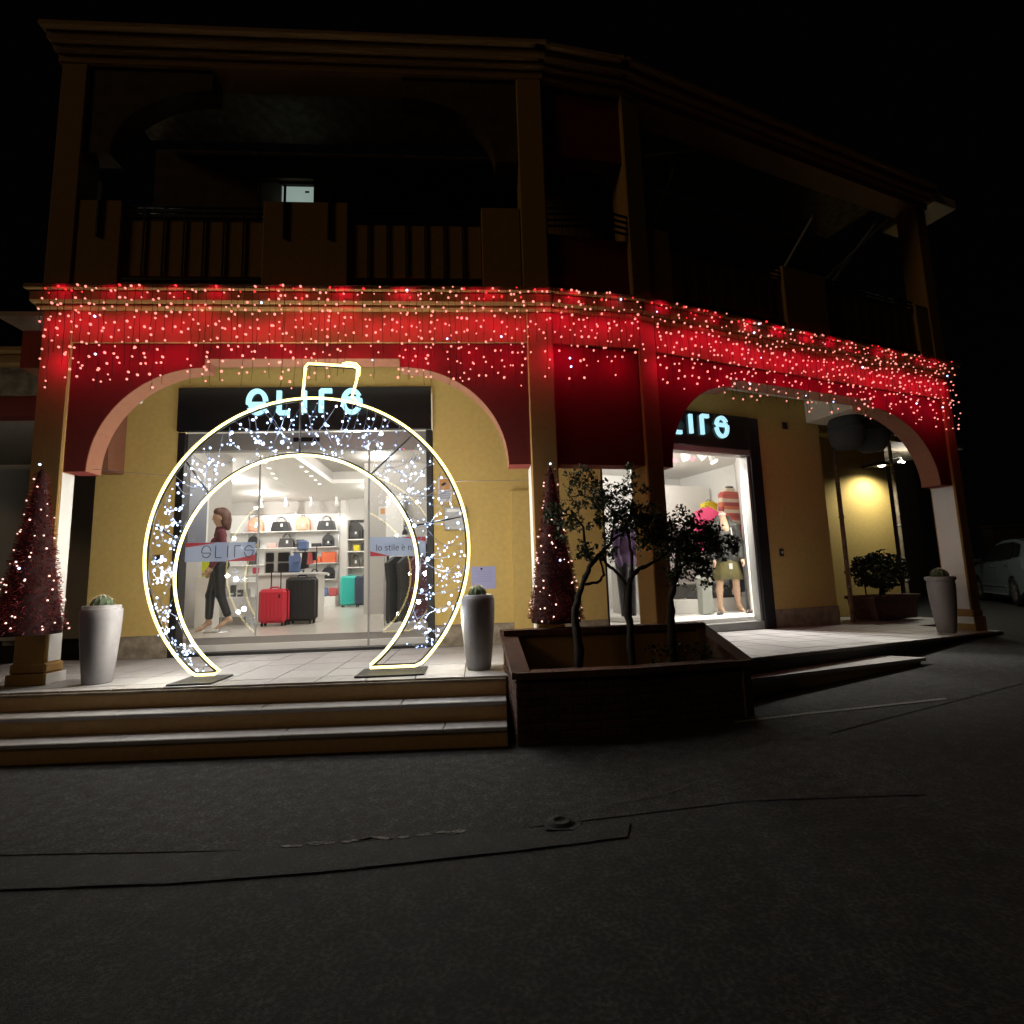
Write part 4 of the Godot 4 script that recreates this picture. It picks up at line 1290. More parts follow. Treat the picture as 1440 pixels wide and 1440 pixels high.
func fairy_lights(o0: float, o1: float) -> void:
	var sp := SphereMesh.new()
	sp.radius = 1.0
	sp.height = 2.0
	sp.radial_segments = 10
	sp.rings = 6
	for half in 2:
		var t := thing("fairy_light_string", ["tangled cold white fairy lights in the left half of the rope-light ring", "tangled cold white fairy lights in the right half of the rope-light ring"][half], "string lights", at(A, -2.9 + 1.3 * half, 0, OZ - 0.02), "fairy lights in the ring")
		var wire := new_st()
		var n := 0
		for k in 38:
			var u := clampf((k + R(-0.6, 0.6)) / 38.0, 0.01, 0.99)
			var w := lerpf(o0 - 0.08, PI / 2, u) if half == 0 else lerpf(PI / 2, o1 + 0.08, u)
			var q0 := ring_pt(OC, OR - 0.03, w)
			var w2 := (q0 - NC).angle() + R(-0.3, 0.3)
			var q1 := ring_pt(NC, NR + 0.03, w2)
			if rng.randf() < 0.4:
				q1 = q0.lerp(q1, R(0.5, 0.85))
			if q1.y < 0.1 or q0.y < 0.09:
				continue
			var sag := R(0.02, 0.11)
			var ph := R(0, 3)
			var line := []
			for i in 9:
				var s := i / 8.0
				var q := q0.lerp(q1, s)
				line.append(A * Vector3(q.x + 0.02 * sin(ph + s * 5.0), q.y - sag * 4 * s * (1 - s), OZ - 0.02 + 0.03 * sin(ph * 2 + s * 4.0)))
			tube(wire, line, 0.0024, 4)
			var m := mini(rng.randi_range(5, 10), 295 - n)
			for i in m:
				var s := clampf((i + R(0.1, 0.9)) / m, 0, 0.99) * 8.0
				var p: Vector3 = line[int(s)].lerp(line[int(s) + 1], s - int(s))
				var off := Vector3(R(-0.045, 0.045), R(-0.05, 0.03), R(-0.03, 0.03))
				tube(wire, [p, p + off], 0.002, 3)
				var big := rng.randf()
				var r := 0.0066 + 0.0048 * big * big + (0.009 if rng.randf() < 0.04 else 0.0)
				hang(t, "bulb", sp, mats["ice bulb bright"] if big > 0.6 else mats["ice bulb"], Transform3D(Basis.from_scale(Vector3(r, r * 1.1, r)), p + off))
				n += 1
		part(t, "wire", wire, mats["ice wire"])
	for i in 12:
		var w := lerpf(o0 - 0.3, o1 + 0.3, i / 11.0)
		var q := ring_pt(OC, OR, w).lerp(ring_pt(NC, NR, (ring_pt(OC, OR, w) - NC).angle()), 0.5)
		omni(A * Vector3(q.x, q.y, OZ - 0.03), Color(0.72, 0.84, 1.0), 0.13, 0.04)

# ---------------------------------------------------------------- red icicle lights
func red_lights() -> void:
	var sp := SphereMesh.new()
	sp.radius = 0.0108
	sp.height = 0.024
	sp.radial_segments = 8
	sp.rings = 4
	var runs := [
		[A, -4.83, -3.75, "red icicle lights on the beam over the left pillar"], [A, -3.75, -2.55, "red icicle lights left of the ornament's cap on the arch beam"],
		[A, -2.55, -1.35, "red icicle lights above and right of the ornament's cap"], [A, -1.35, 0.12, "red icicle lights on the beam over the middle pillar"],
		[C, 0.14, 1.10, "red icicle lights across the dark red panel of the short bay"],
		[B, 0.10, 1.4, "red icicle lights on the right beam beside the short bay"], [B, 1.4, 2.75, "red icicle lights on the right beam over the shop window sign"],
		[B, 2.75, 4.1, "red icicle lights on the right beam over the cream ceiling beam"], [B, 4.1, 5.38, "red icicle lights at the far right end of the beam"]]
	for run in runs:
		var f: Transform3D = run[0]
		var x0: float = run[1]
		var x1: float = run[2]
		var t := thing("icicle_lights", run[3], "string lights", at(f, (x0 + x1) / 2, 3.75, 0.13), "red icicle lights along the arcade beam")
		var wire := new_st()
		var top := []
		var bulbs := []
		var x := x0
		while x <= x1:
			top.append(f * Vector3(x, 3.755 + 0.01 * sin(x * 9.0) + R(-0.01, 0.01), 0.132))
			x += 0.06
		tube(wire, top, 0.004, 5)
		x = x0 + R(0.0, 0.05)
		while x < x1:
			var low := [2.72, 2.88, 3.02, 3.2][rng.randi() % 4] as float + R(-0.05, 0.06)
			if rng.randf() < 0.4:
				low = R(2.70, 2.85)
			var line := []
			var y := 3.755
			var xx := x
			while y > low:
				line.append(f * Vector3(xx, y, 0.132 + R(-0.006, 0.012)))
				xx += R(-0.008, 0.008)
				y -= 0.09
			line.append(f * Vector3(xx, low, 0.135))
			tube(wire, line, 0.0024, 3)
			y = 3.755 - R(0.0, 0.1)
			while y > low:
				bulbs.append(Vector3(x + R(-0.04, 0.04), y, 0.142 + R(-0.012, 0.015)))
				y -= R(0.05, 0.17)
			x += R(0.055, 0.095)
		part(t, "cable", wire, mats["red wire"])
		for b in bulbs:
			var roll := rng.randf()
			var m: Material = mats["red bulb"]
			if b.y > 3.60 and roll < 0.3:
				m = mats["red bulb dim"]
			elif roll > 0.985:
				m = mats["ice bulb bright"]
			hang(t, "bulb", sp, m, f * Transform3D(Basis.from_euler(Vector3(R(-0.6, 0.6), 0, R(-1, 1))).scaled(Vector3.ONE * R(0.65, 1.2)), b))
		# the light of the bulbs, a few lamps to each run
		var glow := Color(1.0, 0.0, 0.10)
		var n := int(round((x1 - x0) / 0.22))
		for i in n:
			var xx := lerpf(x0, x1, (i + 0.5) / n) + R(-0.04, 0.04)
			var y := 3.42 + R(-0.08, 0.08)
			spot(f * Vector3(xx, y, 0.16), f * Vector3(xx, y - 0.3, -0.6), glow, 0.030 * R(0.8, 1.25), 76.0, 0.04)
			if i % 2 == 0:
				y = 3.06 + R(-0.06, 0.06)
				spot(f * Vector3(xx + 0.08, y, 0.16), f * Vector3(xx + 0.08, y - 0.3, -0.6), glow, 0.038, 76.0, 0.04)
				xx += R(-0.12, 0.12)
				spot(f * Vector3(xx, 3.70, 0.19), f * Vector3(xx, 3.5, -0.2), glow, 0.013 * R(0.4, 1.6), 80.0, 0.02)

# ---------------------------------------------------------------- tinsel trees on the pillars
func tinsel_trees() -> void:
	var sp := SphereMesh.new()
	sp.radius = 0.0078
	sp.height = 0.0156
	sp.radial_segments = 8
	sp.rings = 4
	for k in 2:
		var c := at(A, -4.64, 0.46, 0.17) if k == 0 else at(A, 0.01, 0.40, 0.17)
		var h := 1.50 if k == 0 else 1.49
		var r := 0.25
		var t := thing("tinsel_tree", "dark red tinsel cone tree with tiny lights on the left pillar" if k == 0 else "dark red tinsel cone tree with tiny lights on the middle pillar by the planter", "tinsel tree", c, "red tinsel trees on the pillars")
		var st := new_st()
		lathe(st, [Vector2(0.0, h), Vector2(0.03, h - 0.08), Vector2(r * 0.5, h * 0.48), Vector2(r * 0.9, 0.05), Vector2(r * 0.92, 0.0), Vector2(0, 0.02)], 20)
		part(t, "core", st, mats["tinsel core"], c)
		st = new_st()
		st.set_smooth_group(-1)
		for i in 5200:
			var s := 1.0 - sqrt(rng.randf()) * 0.98
			var w := R(0, TAU)
			var rr := (0.026 + (r - 0.026) * pow(1.0 - s, 1.12)) * R(0.82, 1.03)
			var p := Vector3(cos(w) * rr, s * h, sin(w) * rr)
			var d := (Vector3(cos(w), R(-0.9, 0.5), sin(w)) + Vector3(R(-0.7, 0.7), R(-0.4, 0.4), R(-0.7, 0.7))).normalized()
			var side := d.cross(Vector3(R(-1, 1), R(-1, 1), R(-1, 1))).normalized() * 0.0022
			var l := R(0.02, 0.042)
			quad(st, p - side, p + side, p + d * l + side, p + d * l - side)
		var ti := part(t, "tinsel", st, mats["tinsel"], c)
		ti.set_meta("kind", "stuff")
		for i in 95:
			var s := 1.0 - sqrt(rng.randf()) * 0.985
			var w := R(0, TAU)
			var rr := 0.022 + (r - 0.022) * pow(1.0 - s, 1.12) + R(0.008, 0.03)
			var b := R(0.7, 1.15)
			hang(t, "bulb", sp, mats["tree bulb"], c * Transform3D(Basis.from_scale(Vector3.ONE * b), Vector3(cos(w) * rr, s * h, sin(w) * rr)))
		hang(t, "bulb", sp, mats["ice bulb bright"], c * Transform3D(Basis.from_scale(Vector3.ONE * 1.4), Vector3(0, h + 0.01, 0.03)))
		hang(t, "bulb", sp, mats["ice bulb bright"], c * Transform3D(Basis.from_scale(Vector3.ONE * 1.3), Vector3(0.03, h * 0.38, r * 0.75)))
		for i in 4:
			omni(c * Vector3(0.1 * sin(i * 2.0), 0.2 + 0.36 * i, 0.34 - 0.06 * i), Color(1.0, 0.55, 0.5), 0.003, 0.03)

# ---------------------------------------------------------------- cactus pots
func cactus_pot(label: String, xf: Transform3D, prof: Array, ball: float, tilt: float) -> void:
	var t := thing("cactus_pot", label, "potted cactus", xf, "white pots with cactus balls")
	var st := new_st()
	lathe(st, prof, 32)
	part(t, "pot", st, mats["pot white"], xf)
	var top: float = prof[prof.size() - 4].y
	st = new_st()
	var rim: Vector2 = prof[prof.size() - 1]
	lathe(st, [Vector2(0, rim.y - 0.002), Vector2(rim.x + 0.004, rim.y)], 20)
	part(t, "soil", st, mats["soil"], xf)
	# ribbed ball
	st = new_st()
	st.set_smooth_group(0)
	var n := 66
	var ribs := 11
	var pos := func(i: int, j: int) -> Vector3:
		var a := TAU * i / n
		var e := lerpf(-0.35, PI / 2, j / 9.0)
		var r := ball * cos(e) * (1.0 - 0.10 * absf(sin(a * ribs / 2.0)) * cos(e) + 0.05)
		return Vector3(cos(a) * r, rim.y + 0.02 + ball * 0.32 + sin(e) * ball * 0.95, sin(a) * r)
	for i in n:
		for j in 9:
			quad(st, pos.call(i, j), pos.call(i + 1, j), pos.call(i + 1, j + 1), pos.call(i, j + 1))
	part(t, "cactus", st, mats["cactus"], xf)
	st = new_st()
	for i in ribs * 2:
		for j in 10:
			var e := lerpf(-0.2, 1.45, j / 9.0)
			var a := TAU * i / ribs
			if i >= ribs:
				a += 0.03
			var p := Vector3(cos(a) * cos(e) * ball * 1.04, rim.y + 0.02 + ball * 0.32 + sin(e) * ball * 0.97, sin(a) * cos(e) * ball * 1.04)
			for k in 3:
				var d := (p - Vector3(0, rim.y + ball * 0.3, 0)).normalized() + Vector3(R(-0.8, 0.8), R(-0.8, 0.8), R(-0.8, 0.8))
				var s := d.cross(Vector3.UP).normalized() * 0.0014
				tri(st, p - s, p + s, p + d.normalized() * 0.022)
	var sp := part(t, "spines", st, mats["spines"], xf)
	sp.set_meta("kind", "stuff")

func pots() -> void:
	var tall := [Vector2(0, 0), Vector2(0.118, 0.0), Vector2(0.128, 0.012), Vector2(0.150, 0.2), Vector2(0.172, 0.42), Vector2(0.180, 0.56), Vector2(0.180, 0.655), Vector2(0.174, 0.66), Vector2(0.168, 0.662), Vector2(0.168, 0.685), Vector2(0.160, 0.69), Vector2(0.152, 0.685), Vector2(0.150, 0.64)]
	for i in tall.size():
		tall[i].x *= 0.88
	var tr := []
	for q in tall:
		tr.append(Vector2(q.x * 1.0, q.y * 0.98))
	cactus_pot("tall white tapered pot with a cactus ball beside the left pillar", at(A, -4.14, 0, 0.02), tall, 0.088, 0)
	cactus_pot("tall white tapered pot with a cactus ball between ornament and brick planter", at(A, -0.72, 0, 0.13), tr, 0.085, 0)
	var round_ := [Vector2(0, 0), Vector2(0.145, 0.0), Vector2(0.155, 0.012), Vector2(0.175, 0.12), Vector2(0.21, 0.34), Vector2(0.228, 0.52), Vector2(0.232, 0.60), Vector2(0.226, 0.635), Vector2(0.222, 0.65), Vector2(0.25, 0.665), Vector2(0.256, 0.685), Vector2(0.25, 0.705), Vector2(0.22, 0.71), Vector2(0.205, 0.70), Vector2(0.20, 0.67)]
	for i in round_.size():
		round_[i] *= Vector2(0.69, 1.06)
	cactus_pot("rounded white pot with a rolled rim and cactus beside the far right pillar", at(B, 4.84, -0.085, -0.08), round_, 0.10, 0)

# ---------------------------------------------------------------- goods in the shop
func col(key: String, c: Color, rough := 0.5) -> Material:
	return mat("cloth " + key, c, rough)

func bag(kind: String, label: String, f: Transform3D, x: float, y: float, z: float, w: float, h: float, m: Material, group := "bags on the back shelves") -> Node3D:
	var xf := at(f, x, y, z)
	var t := thing(kind, label, kind.replace("_", " "), xf, group)
	var d := w * 0.4
	var st := new_st()
	if kind == "backpack":
		var o := PackedVector2Array([Vector2(-w / 2, 0.0), Vector2(w / 2, 0.0), Vector2(w / 2, h * 0.55)])
		for i in range(1, 12):
			var a := PI * i / 12
			o.append(Vector2(cos(a) * w / 2 * (0.98 if i in [1, 11] else 0.92), h * 0.55 + sin(a) * h * 0.38))
		o.append(Vector2(-w / 2, h * 0.55))
		prism(st, o, -d / 2, d / 2, I, true)
		part(t, "body", st, m, xf)
		st = new_st()
		cbox(st, Vector3(0, h * 0.27, d / 2 + 0.02), Vector3(w * 0.72, h * 0.4, 0.05), 0.02)
		part(t, "front_pocket", st, m, xf)
		st = new_st()
		tube(st, [xf * Vector3(-w * 0.12, h * 0.9, 0), xf * Vector3(-w * 0.1, h * 1.0, 0), xf * Vector3(w * 0.1, h * 1.0, 0), xf * Vector3(w * 0.12, h * 0.9, 0)], 0.012, 6)
		part(t, "handle", st, mats["black metal"])
		st = new_st()
		cbox(st, Vector3(w * 0.08, h * 0.34, d / 2 + 0.049), Vector3(0.05, 0.07, 0.004), 0.0)
		part(t, "price_tag", st, mats["paper"], xf)
	elif kind == "handbag":
		prism(st, V([-w / 2, 0, w / 2, 0, w * 0.5, h * 0.2, w * 0.40, h * 0.66, -w * 0.40, h * 0.66, -w * 0.5, h * 0.2]), -d / 2, d / 2)
		part(t, "body", st, m, xf)
		st = new_st()
		prism(st, V([-w * 0.40, h * 0.66, w * 0.40, h * 0.66, w * 0.36, h * 0.44, 0, h * 0.38, -w * 0.36, h * 0.44]), d / 2, d / 2 + 0.008)
		part(t, "flap", st, m, xf)
		for s in [-1, 1]:
			st = new_st()
			var p := []
			for i in 9:
				var a := PI * i / 8
				p.append(xf * Vector3(cos(a) * w * 0.26, h * 0.62 + sin(a) * h * 0.38, s * d * 0.3))
			tube(st, p, 0.010, 6)
			part(t, "handle", st, m)
		st = new_st()
		cbox(st, Vector3(w * 0.1, h * 0.42, d / 2 + 0.014), Vector3(0.06, 0.09, 0.004), 0.0)
		part(t, "price_tag", st, mats["paper"], xf)
	else:
		cbox(st, Vector3(0, h / 2, 0), Vector3(w, h, d * 0.7), 0.03)
		part(t, "body", st, m, xf)
		st = new_st()
		prism(st, V([-w / 2 + 0.01, h * 0.97, w / 2 - 0.01, h * 0.97, w * 0.45, h * 0.5, 0, h * 0.38, -w * 0.45, h * 0.5]), d * 0.35, d * 0.35 + 0.014)
		part(t, "flap", st, m, xf)
	return t

func suitcase(label: String, xf: Transform3D, w: float, h: float, d: float, m: Material, pull: float) -> void:
	var t := thing("suitcase", label, "suitcase", xf, "suitcases on the shop floor")
	var st := new_st()
	box(st, Vector3(-w / 2, 0.05, -d / 2), Vector3(w / 2, h, -0.008), 0.05)
	box(st, Vector3(-w / 2, 0.05, 0.008), Vector3(w / 2, h, d / 2), 0.05)
	part(t, "shell", st, m, xf)
	st = new_st()
	box(st, Vector3(-w / 2 + 0.012, 0.06, -0.02), Vector3(w / 2 - 0.012, h - 0.012, 0.02), 0.0)
	part(t, "zip_band", st, mats["black metal"], xf)
	for i in 5:
		st = new_st()
		var x := lerpf(-w / 2 + 0.1, w / 2 - 0.1, i / 4.0)
		box(st, Vector3(x - 0.012, 0.13, d / 2 - 0.003), Vector3(x + 0.012, h - 0.08, d / 2 + 0.006), 0.003)
		part(t, "rib", st, m, xf)
	for sx in [-1, 1]:
		for sz in [-1, 1]:
			st = new_st()
			lathe(st, [Vector2(0, -0.012), Vector2(0.028, -0.012), Vector2(0.03, 0), Vector2(0.028, 0.012), Vector2(0, 0.012)], 12)
			part(t, "wheel", st, mats["black metal"], xf * Transform3D(Basis(Vector3.BACK, PI / 2), Vector3(sx * (w / 2 - 0.06), 0.03, sz * (d / 2 - 0.05))))
	st = new_st()
	tube(st, [xf * Vector3(-0.07, h, 0), xf * Vector3(-0.06, h + 0.025, 0), xf * Vector3(0.06, h + 0.025, 0), xf * Vector3(0.07, h, 0)], 0.012, 6)
	part(t, "carry_handle", st, m)
	if pull > 0:
		st = new_st()
		tube(st, [xf * Vector3(-0.075, h - 0.01, -0.05), xf * Vector3(-0.075, h + pull, -0.05), xf * Vector3(0.075, h + pull, -0.05), xf * Vector3(0.075, h - 0.01, -0.05)], 0.010, 6)
		part(t, "pull_handle", st, mats["black metal"])
		st = new_st()
		cbox(st, Vector3(w * 0.28, h * 0.8, d / 2 + 0.008), Vector3(0.03, 0.06, 0.006), 0.002)
		part(t, "badge", st, mats["black metal"], xf)

func goods() -> void:
	# wall shelves
	var f := A
	var u := thing("wall_shelving", "white wall shelving with glass shelves full of bags at the back", "shelving", at(f, -6.2, 0.2, -11))
	boxpart(u, "back_panel", Vector3(-8.6, 0.46, -10.99), Vector3(-4.8, 2.97, -10.95), mats["shelf white"], f, 0.0)
	boxpart(u, "plinth", Vector3(-8.6, 0.201, -11.0), Vector3(-4.8, 0.50, -10.5), mats["shelf white"], f, 0.004)
	for y in [1.00, 1.47, 1.94, 2.42]:
		boxpart(u, "shelf", Vector3(-8.6, y - 0.02, -10.94), Vector3(-4.81, y, -10.55), mats["shelf white"], f, 0.003)
	for x in [-7.45, -6.1, -4.83]:
		boxpart(u, "upright", Vector3(x - 0.012, 0.5, -10.948), Vector3(x + 0.012, 2.97, -10.92), mats["steel"], f, 0.0)
	var z := -10.74
	var blk := col("black", Color(0.012, 0.012, 0.014), 0.4)
	var gry := col("grey", Color(0.045, 0.043, 0.042), 0.6)
	var peach := col("peach", Color(0.62, 0.30, 0.20), 0.5)
	var oran := col("orange", Color(0.60, 0.12, 0.04), 0.5)
	var pink := col("pink", Color(0.70, 0.42, 0.38), 0.5)
	bag("backpack", "peach round-topped backpack on the left of the top shelf", f, -7.17, 2.42, z, 0.42, 0.46, peach)
	bag("handbag", "black and silver handbag on the top shelf between two peach backpacks", f, -6.45, 2.42, z, 0.52, 0.44, blk)
	bag("backpack", "peach round-topped backpack in the middle of the top shelf", f, -5.82, 2.42, z, 0.42, 0.48, peach)
	bag("handbag", "black handbag at the right end of the top shelf", f, -5.14, 2.42, z, 0.5, 0.44, blk)
	bag("backpack", "small black backpack on the left of the second shelf", f, -7.22, 1.94, z, 0.3, 0.40, blk)
	bag("clutch", "pale pink clutch on the second shelf", f, -6.70, 1.94, z, 0.28, 0.15, pink)
	bag("handbag", "square dark grey handbag with tags on the second shelf", f, -6.28, 1.94, z, 0.42, 0.42, gry)
	bag("clutch", "small black clutch on the second shelf right of the stand", f, -5.42, 1.94, z, 0.3, 0.12, blk)
	bag("backpack", "black backpack at the right end of the second shelf", f, -5.08, 1.94, z, 0.32, 0.40, blk)
	bag("clutch", "grey flat bag at the left of the third shelf", f, -7.25, 1.47, z, 0.28, 0.36, gry)
	bag("clutch", "orange flap bag on the third shelf", f, -5.42, 1.47, z, 0.28, 0.20, oran)
	bag("clutch", "larger orange flap bag at the right end of the third shelf", f, -5.05, 1.47, z, 0.42, 0.32, oran)
	bag("handbag", "black slouchy bag on the fourth shelf", f, -5.46, 1.0, z, 0.34, 0.3, blk)
	bag("backpack", "black backpack at the right end of the fourth shelf", f, -5.06, 1.0, z, 0.34, 0.38, blk)
	bag("clutch", "peach box on the lowest shelf", f, -5.45, 0.50, z, 0.26, 0.2, peach)
	bag("clutch", "blue patterned bag on the lowest shelf", f, -5.2, 0.50, z, 0.26, 0.25, col("blue", Color(0.12, 0.18, 0.34)))
	bag("clutch", "rose red bag at the right of the lowest shelf", f, -4.93, 0.50, z, 0.24, 0.24, col("rose", Color(0.5, 0.10, 0.10)))
	bag("handbag", "small grey handbag left of the black slouchy bag on the fourth shelf", f, -5.85, 1.0, z, 0.3, 0.28, gry)
	bag("clutch", "peach clutch left of the small orange flap bag on the third shelf", f, -5.75, 1.47, z, 0.26, 0.18, peach)
	bag("clutch", "black box bag right of the square grey handbag on the second shelf", f, -5.88, 1.94, z, 0.24, 0.24, blk)
	bag("clutch", "white box between the peach box and the left end of the lowest shelf", f, -5.75, 0.50, z, 0.24, 0.22, mats["paper"])
	bag("handbag", "dark handbag at the left of the lowest shelf beside the counter", f, -6.1, 0.50, z, 0.34, 0.32, blk)
	# right shelving unit
	u = thing("wall_shelving", "shelving unit with backpacks right of the white wall pier", "shelving", at(f, -3.7, 0.2, -10.9))
	boxpart(u, "back_panel", Vector3(-4.48, 0.201, -11.0), Vector3(-2.6, 2.7, -10.96), mats["shop white"], f, 0.0)
	for y in [1.32, 1.78, 2.13]:
		boxpart(u, "shelf", Vector3(-4.47, y - 0.03, -10.95), Vector3(-2.6, y, -10.45), mats["shelf white"], f, 0.003)
	boxpart(u, "upright", Vector3(-4.49, 0.201, -10.95), Vector3(-4.46, 2.7, -10.5), mats["shop grey"], f, 0.0)
	z = -10.7
	bag("backpack", "large grey backpack on the top of the right shelving unit", f, -4.28, 2.13, z, 0.42, 0.56, gry)
	bag("backpack", "middle grey backpack on the top of the right shelving unit", f, -3.86, 2.13, z, 0.38, 0.42, gry)
	bag("backpack", "third grey backpack behind the right glass pane", f, -3.42, 2.13, z, 0.4, 0.54, gry)
	bag("clutch", "yellow pouch on the middle of the right shelving unit", f, -4.25, 1.78, z, 0.2, 0.2, col("yellow", Color(0.75, 0.62, 0.03)))
	bag("clutch", "wide black bag on the middle of the right shelving unit", f, -3.85, 1.78, z, 0.5, 0.26, blk)
	for i in 5:
		bag("handbag", "%s brown grey handbag of the row on the lowest right shelf" % ["first", "second", "third", "fourth", "fifth"][i], f, -4.28 + 0.3 * i, 1.32, z, 0.26, R(0.32, 0.42), col("taupe", Color(0.09, 0.075, 0.06)), "handbags in a row on the lowest right shelf")
	suitcase("turquoise suitcase before the right shelving unit", at(f, -4.25, 0.2, -10.0), 0.52, 0.86, 0.3, col("turquoise", Color(0.03, 0.42, 0.36), 0.35), 0)
	suitcase("dark blue grey suitcase beside the turquoise one", at(f, -3.78, 0.2, -9.7), 0.54, 0.84, 0.32, col("navy", Color(0.03, 0.04, 0.065), 0.45), 0)
	suitcase("red hard-shell suitcase with its pull handle up by the counter", at(f, -3.93, 0.2, -3.55), 0.43, 0.58, 0.24, col("red shell", Color(0.52, 0.03, 0.05), 0.35), 0.27)
	suitcase("large black suitcase beside the red one", at(f, -3.6, 0.2, -3.85), 0.46, 0.76, 0.3, col("black shell", Color(0.014, 0.014, 0.014), 0.5), 0)
	# counter with goods on it
	var c := thing("shop_counter", "white panelled sales counter behind the red suitcase", "counter", at(f, -4.1, 0.2, -4.2))
	boxpart(c, "body", Vector3(-4.42, 0.2, -4.6), Vector3(-3.45, 1.0, -4.08), mats["shop white"], f, 0.004)
	boxpart(c, "top", Vector3(-4.60, 1.0, -4.65), Vector3(-3.40, 1.04, -4.02), mats["shelf white"], f, 0.006)
	for i in 4:
		boxpart(c, "panel", Vector3(-4.40 + 0.24 * i, 0.25, -4.079), Vector3(-4.18 + 0.24 * i, 0.97, -4.065), mats["shop white"], f, 0.005)
	c = thing("glass_counter", "low glass display counter with small goods behind the left pane", "counter", at(f, -5.0, 0.2, -4.4))
	boxpart(c, "body", Vector3(-5.5, 0.2, -4.7), Vector3(-4.63, 0.66, -4.2), mats["shop white"], f, 0.004)
	boxpart(c, "plinth", Vector3(-5.5, 0.2, -4.199), Vector3(-4.63, 0.33, -4.18), mats["step grey"], f, 0.003)
	boxpart(c, "pane", Vector3(-5.5, 0.66, -4.22), Vector3(-4.63, 1.0, -4.216), mats["glass"], f, 0.0)
	boxpart(c, "pane", Vector3(-5.5, 1.0, -4.7), Vector3(-4.63, 1.006, -4.2), mats["glass"], f, 0.0)
	for i in 6:
		var t := thing("perfume_box", "%s small dark box from the left in the glass counter" % ["first", "second", "third", "fourth", "fifth", "sixth"][i], "box", at(f, -5.3 + 0.12 * i, 0.66, -4.4), "small boxes in the glass counter")
		boxpart(t, "carton", Vector3(-5.34 + 0.12 * i, 0.661, -4.45), Vector3(-5.27 + 0.12 * i, 0.66 + R(0.12, 0.22), -4.36), [blk, gry, mats["paper"]][i % 3], f, 0.004)
		boxpart(t, "lid_label", Vector3(-5.335 + 0.12 * i, 0.70, -4.359), Vector3(-5.275 + 0.12 * i, 0.73, -4.357), mats["paper"], f, 0.0)
	# wallets in an upright display on the counter
	var t := thing("wallet_display", "grey stand with black wallets in two rows on the counter", "display stand", at(f, -4.18, 1.04, -4.3))
	boxpart(t, "back_board", Vector3(-4.43, 1.04, -4.42), Vector3(-3.98, 1.44, -4.40), mats["shop grey"], f, 0.004)
	for i in 4:
		var x := -4.40 + 0.16 * (i % 2) + (0.05 if i % 2 else 0.0)
		var y := 1.06 + 0.19 * (i / 2)
		boxpart(t, "wallet", Vector3(x, y, -4.397 + 0.01), Vector3(x + (0.2 if i % 2 else 0.14), y + 0.16, -4.36), blk, f, 0.012)
	bag("clutch", "pink red gift box at the left end of the counter", f, -4.49, 1.041, -4.2, 0.11, 0.11, col("gift", Color(0.6, 0.05, 0.12)), "small goods on the counter")
	bag("clutch", "blue and orange folded bag on the counter top", f, -3.86, 1.041, -4.25, 0.2, 0.3, col("blue print", Color(0.14, 0.22, 0.42)), "small goods on the counter")
	# dark stand with hanging goods, and garments on it
	t = thing("accessory_stand", "thin black stand hung with small bags right of the wallets", "stand", at(f, -3.6, 1.04, -4.1))
	var st := new_st()
	tube(st, [f * Vector3(-3.45, 1.04, -4.1), f * Vector3(-3.45, 1.52, -4.1)], 0.008, 6)
	tube(st, [f * Vector3(-3.85, 1.38, -4.1), f * Vector3(-3.42, 1.38, -4.1)], 0.008, 6)
	tube(st, [f * Vector3(-3.66, 1.04, -4.1), f * Vector3(-3.64, 1.5, -4.1)], 0.008, 6)
	part(t, "rod", st, mats["black metal"])
	for g in [[-3.78, 0.12, 0.16, "blue"], [-3.64, 0.13, 0.28, "black"], [-3.55, 0.1, 0.2, "rose"], [-3.5, 0.12, 0.14, "black"]]:
		st = new_st()
		prism(st, V([-g[1] / 2, -g[2], g[1] / 2, -g[2] * 0.9, g[1] * 0.35, 0, -g[1] * 0.3, 0]), -0.03, 0.03)
		part(t, "hanging_bag", st, mats["cloth " + g[3]], at(f, g[0], 1.37, -4.09))
	st = new_st()
	cbox(st, Vector3(-3.68, 1.50, -4.1), Vector3(0.18, 0.18, 0.1), 0.03, f)
	part(t, "bust", st, mats["cloth blue"])
	# yellow poster pad on the left
	t = thing("yellow_stand", "bright yellow card stand by the mannequin behind the left pane", "card stand", at(f, -5.0, 0.2, -3.6))
	boxpart(t, "plinth", Vector3(-5.12, 0.2, -3.75), Vector3(-4.86, 1.0, -3.5), mats["shop white"], f, 0.005)
	boxpart(t, "card", Vector3(-5.08, 1.0, -3.62), Vector3(-4.9, 1.33, -3.58), mat("card yellow", Color(0.62, 0.70, 0.02), 0.6), f, 0.004)
	# right-hand side of the shop: notices, cap and dark coats on a rail
	t = thing("shop_notice", "white notice with camera mark on the grey wall inside the shop", "notice", at(f, -2.62, 2.1, -5.98))
	boxpart(t, "sheet", Vector3(-2.75, 2.12, -5.99), Vector3(-2.58, 2.42, -5.985), mats["paper"], f, 0.0)
	boxpart(t, "mark", Vector3(-2.71, 2.26, -5.984), Vector3(-2.62, 2.38, -5.983), mats["paper orange"], f, 0.0)
	t = thing("hat_table", "dark display table with a white cap and a black bottle behind the right pane", "table", at(f, -1.85, 0.2, -3.2))
	boxpart(t, "top", Vector3(-2.15, 1.40, -3.4), Vector3(-1.45, 1.44, -3.0), mats["step grey"], f, 0.006)
	for x in [-2.1, -1.5]:
		boxpart(t, "leg", Vector3(x - 0.02, 0.2, -3.25), Vector3(x + 0.02, 1.4, -3.2), mats["black metal"], f, 0.0)
	t = thing("cap", "white peaked cap on the dark display table", "cap", at(f, -2.02, 1.44, -3.15))
	st = new_st()
	lathe(st, [Vector2(0, 0.10), Vector2(0.05, 0.09), Vector2(0.085, 0.05), Vector2(0.09, 0.0)], 18)
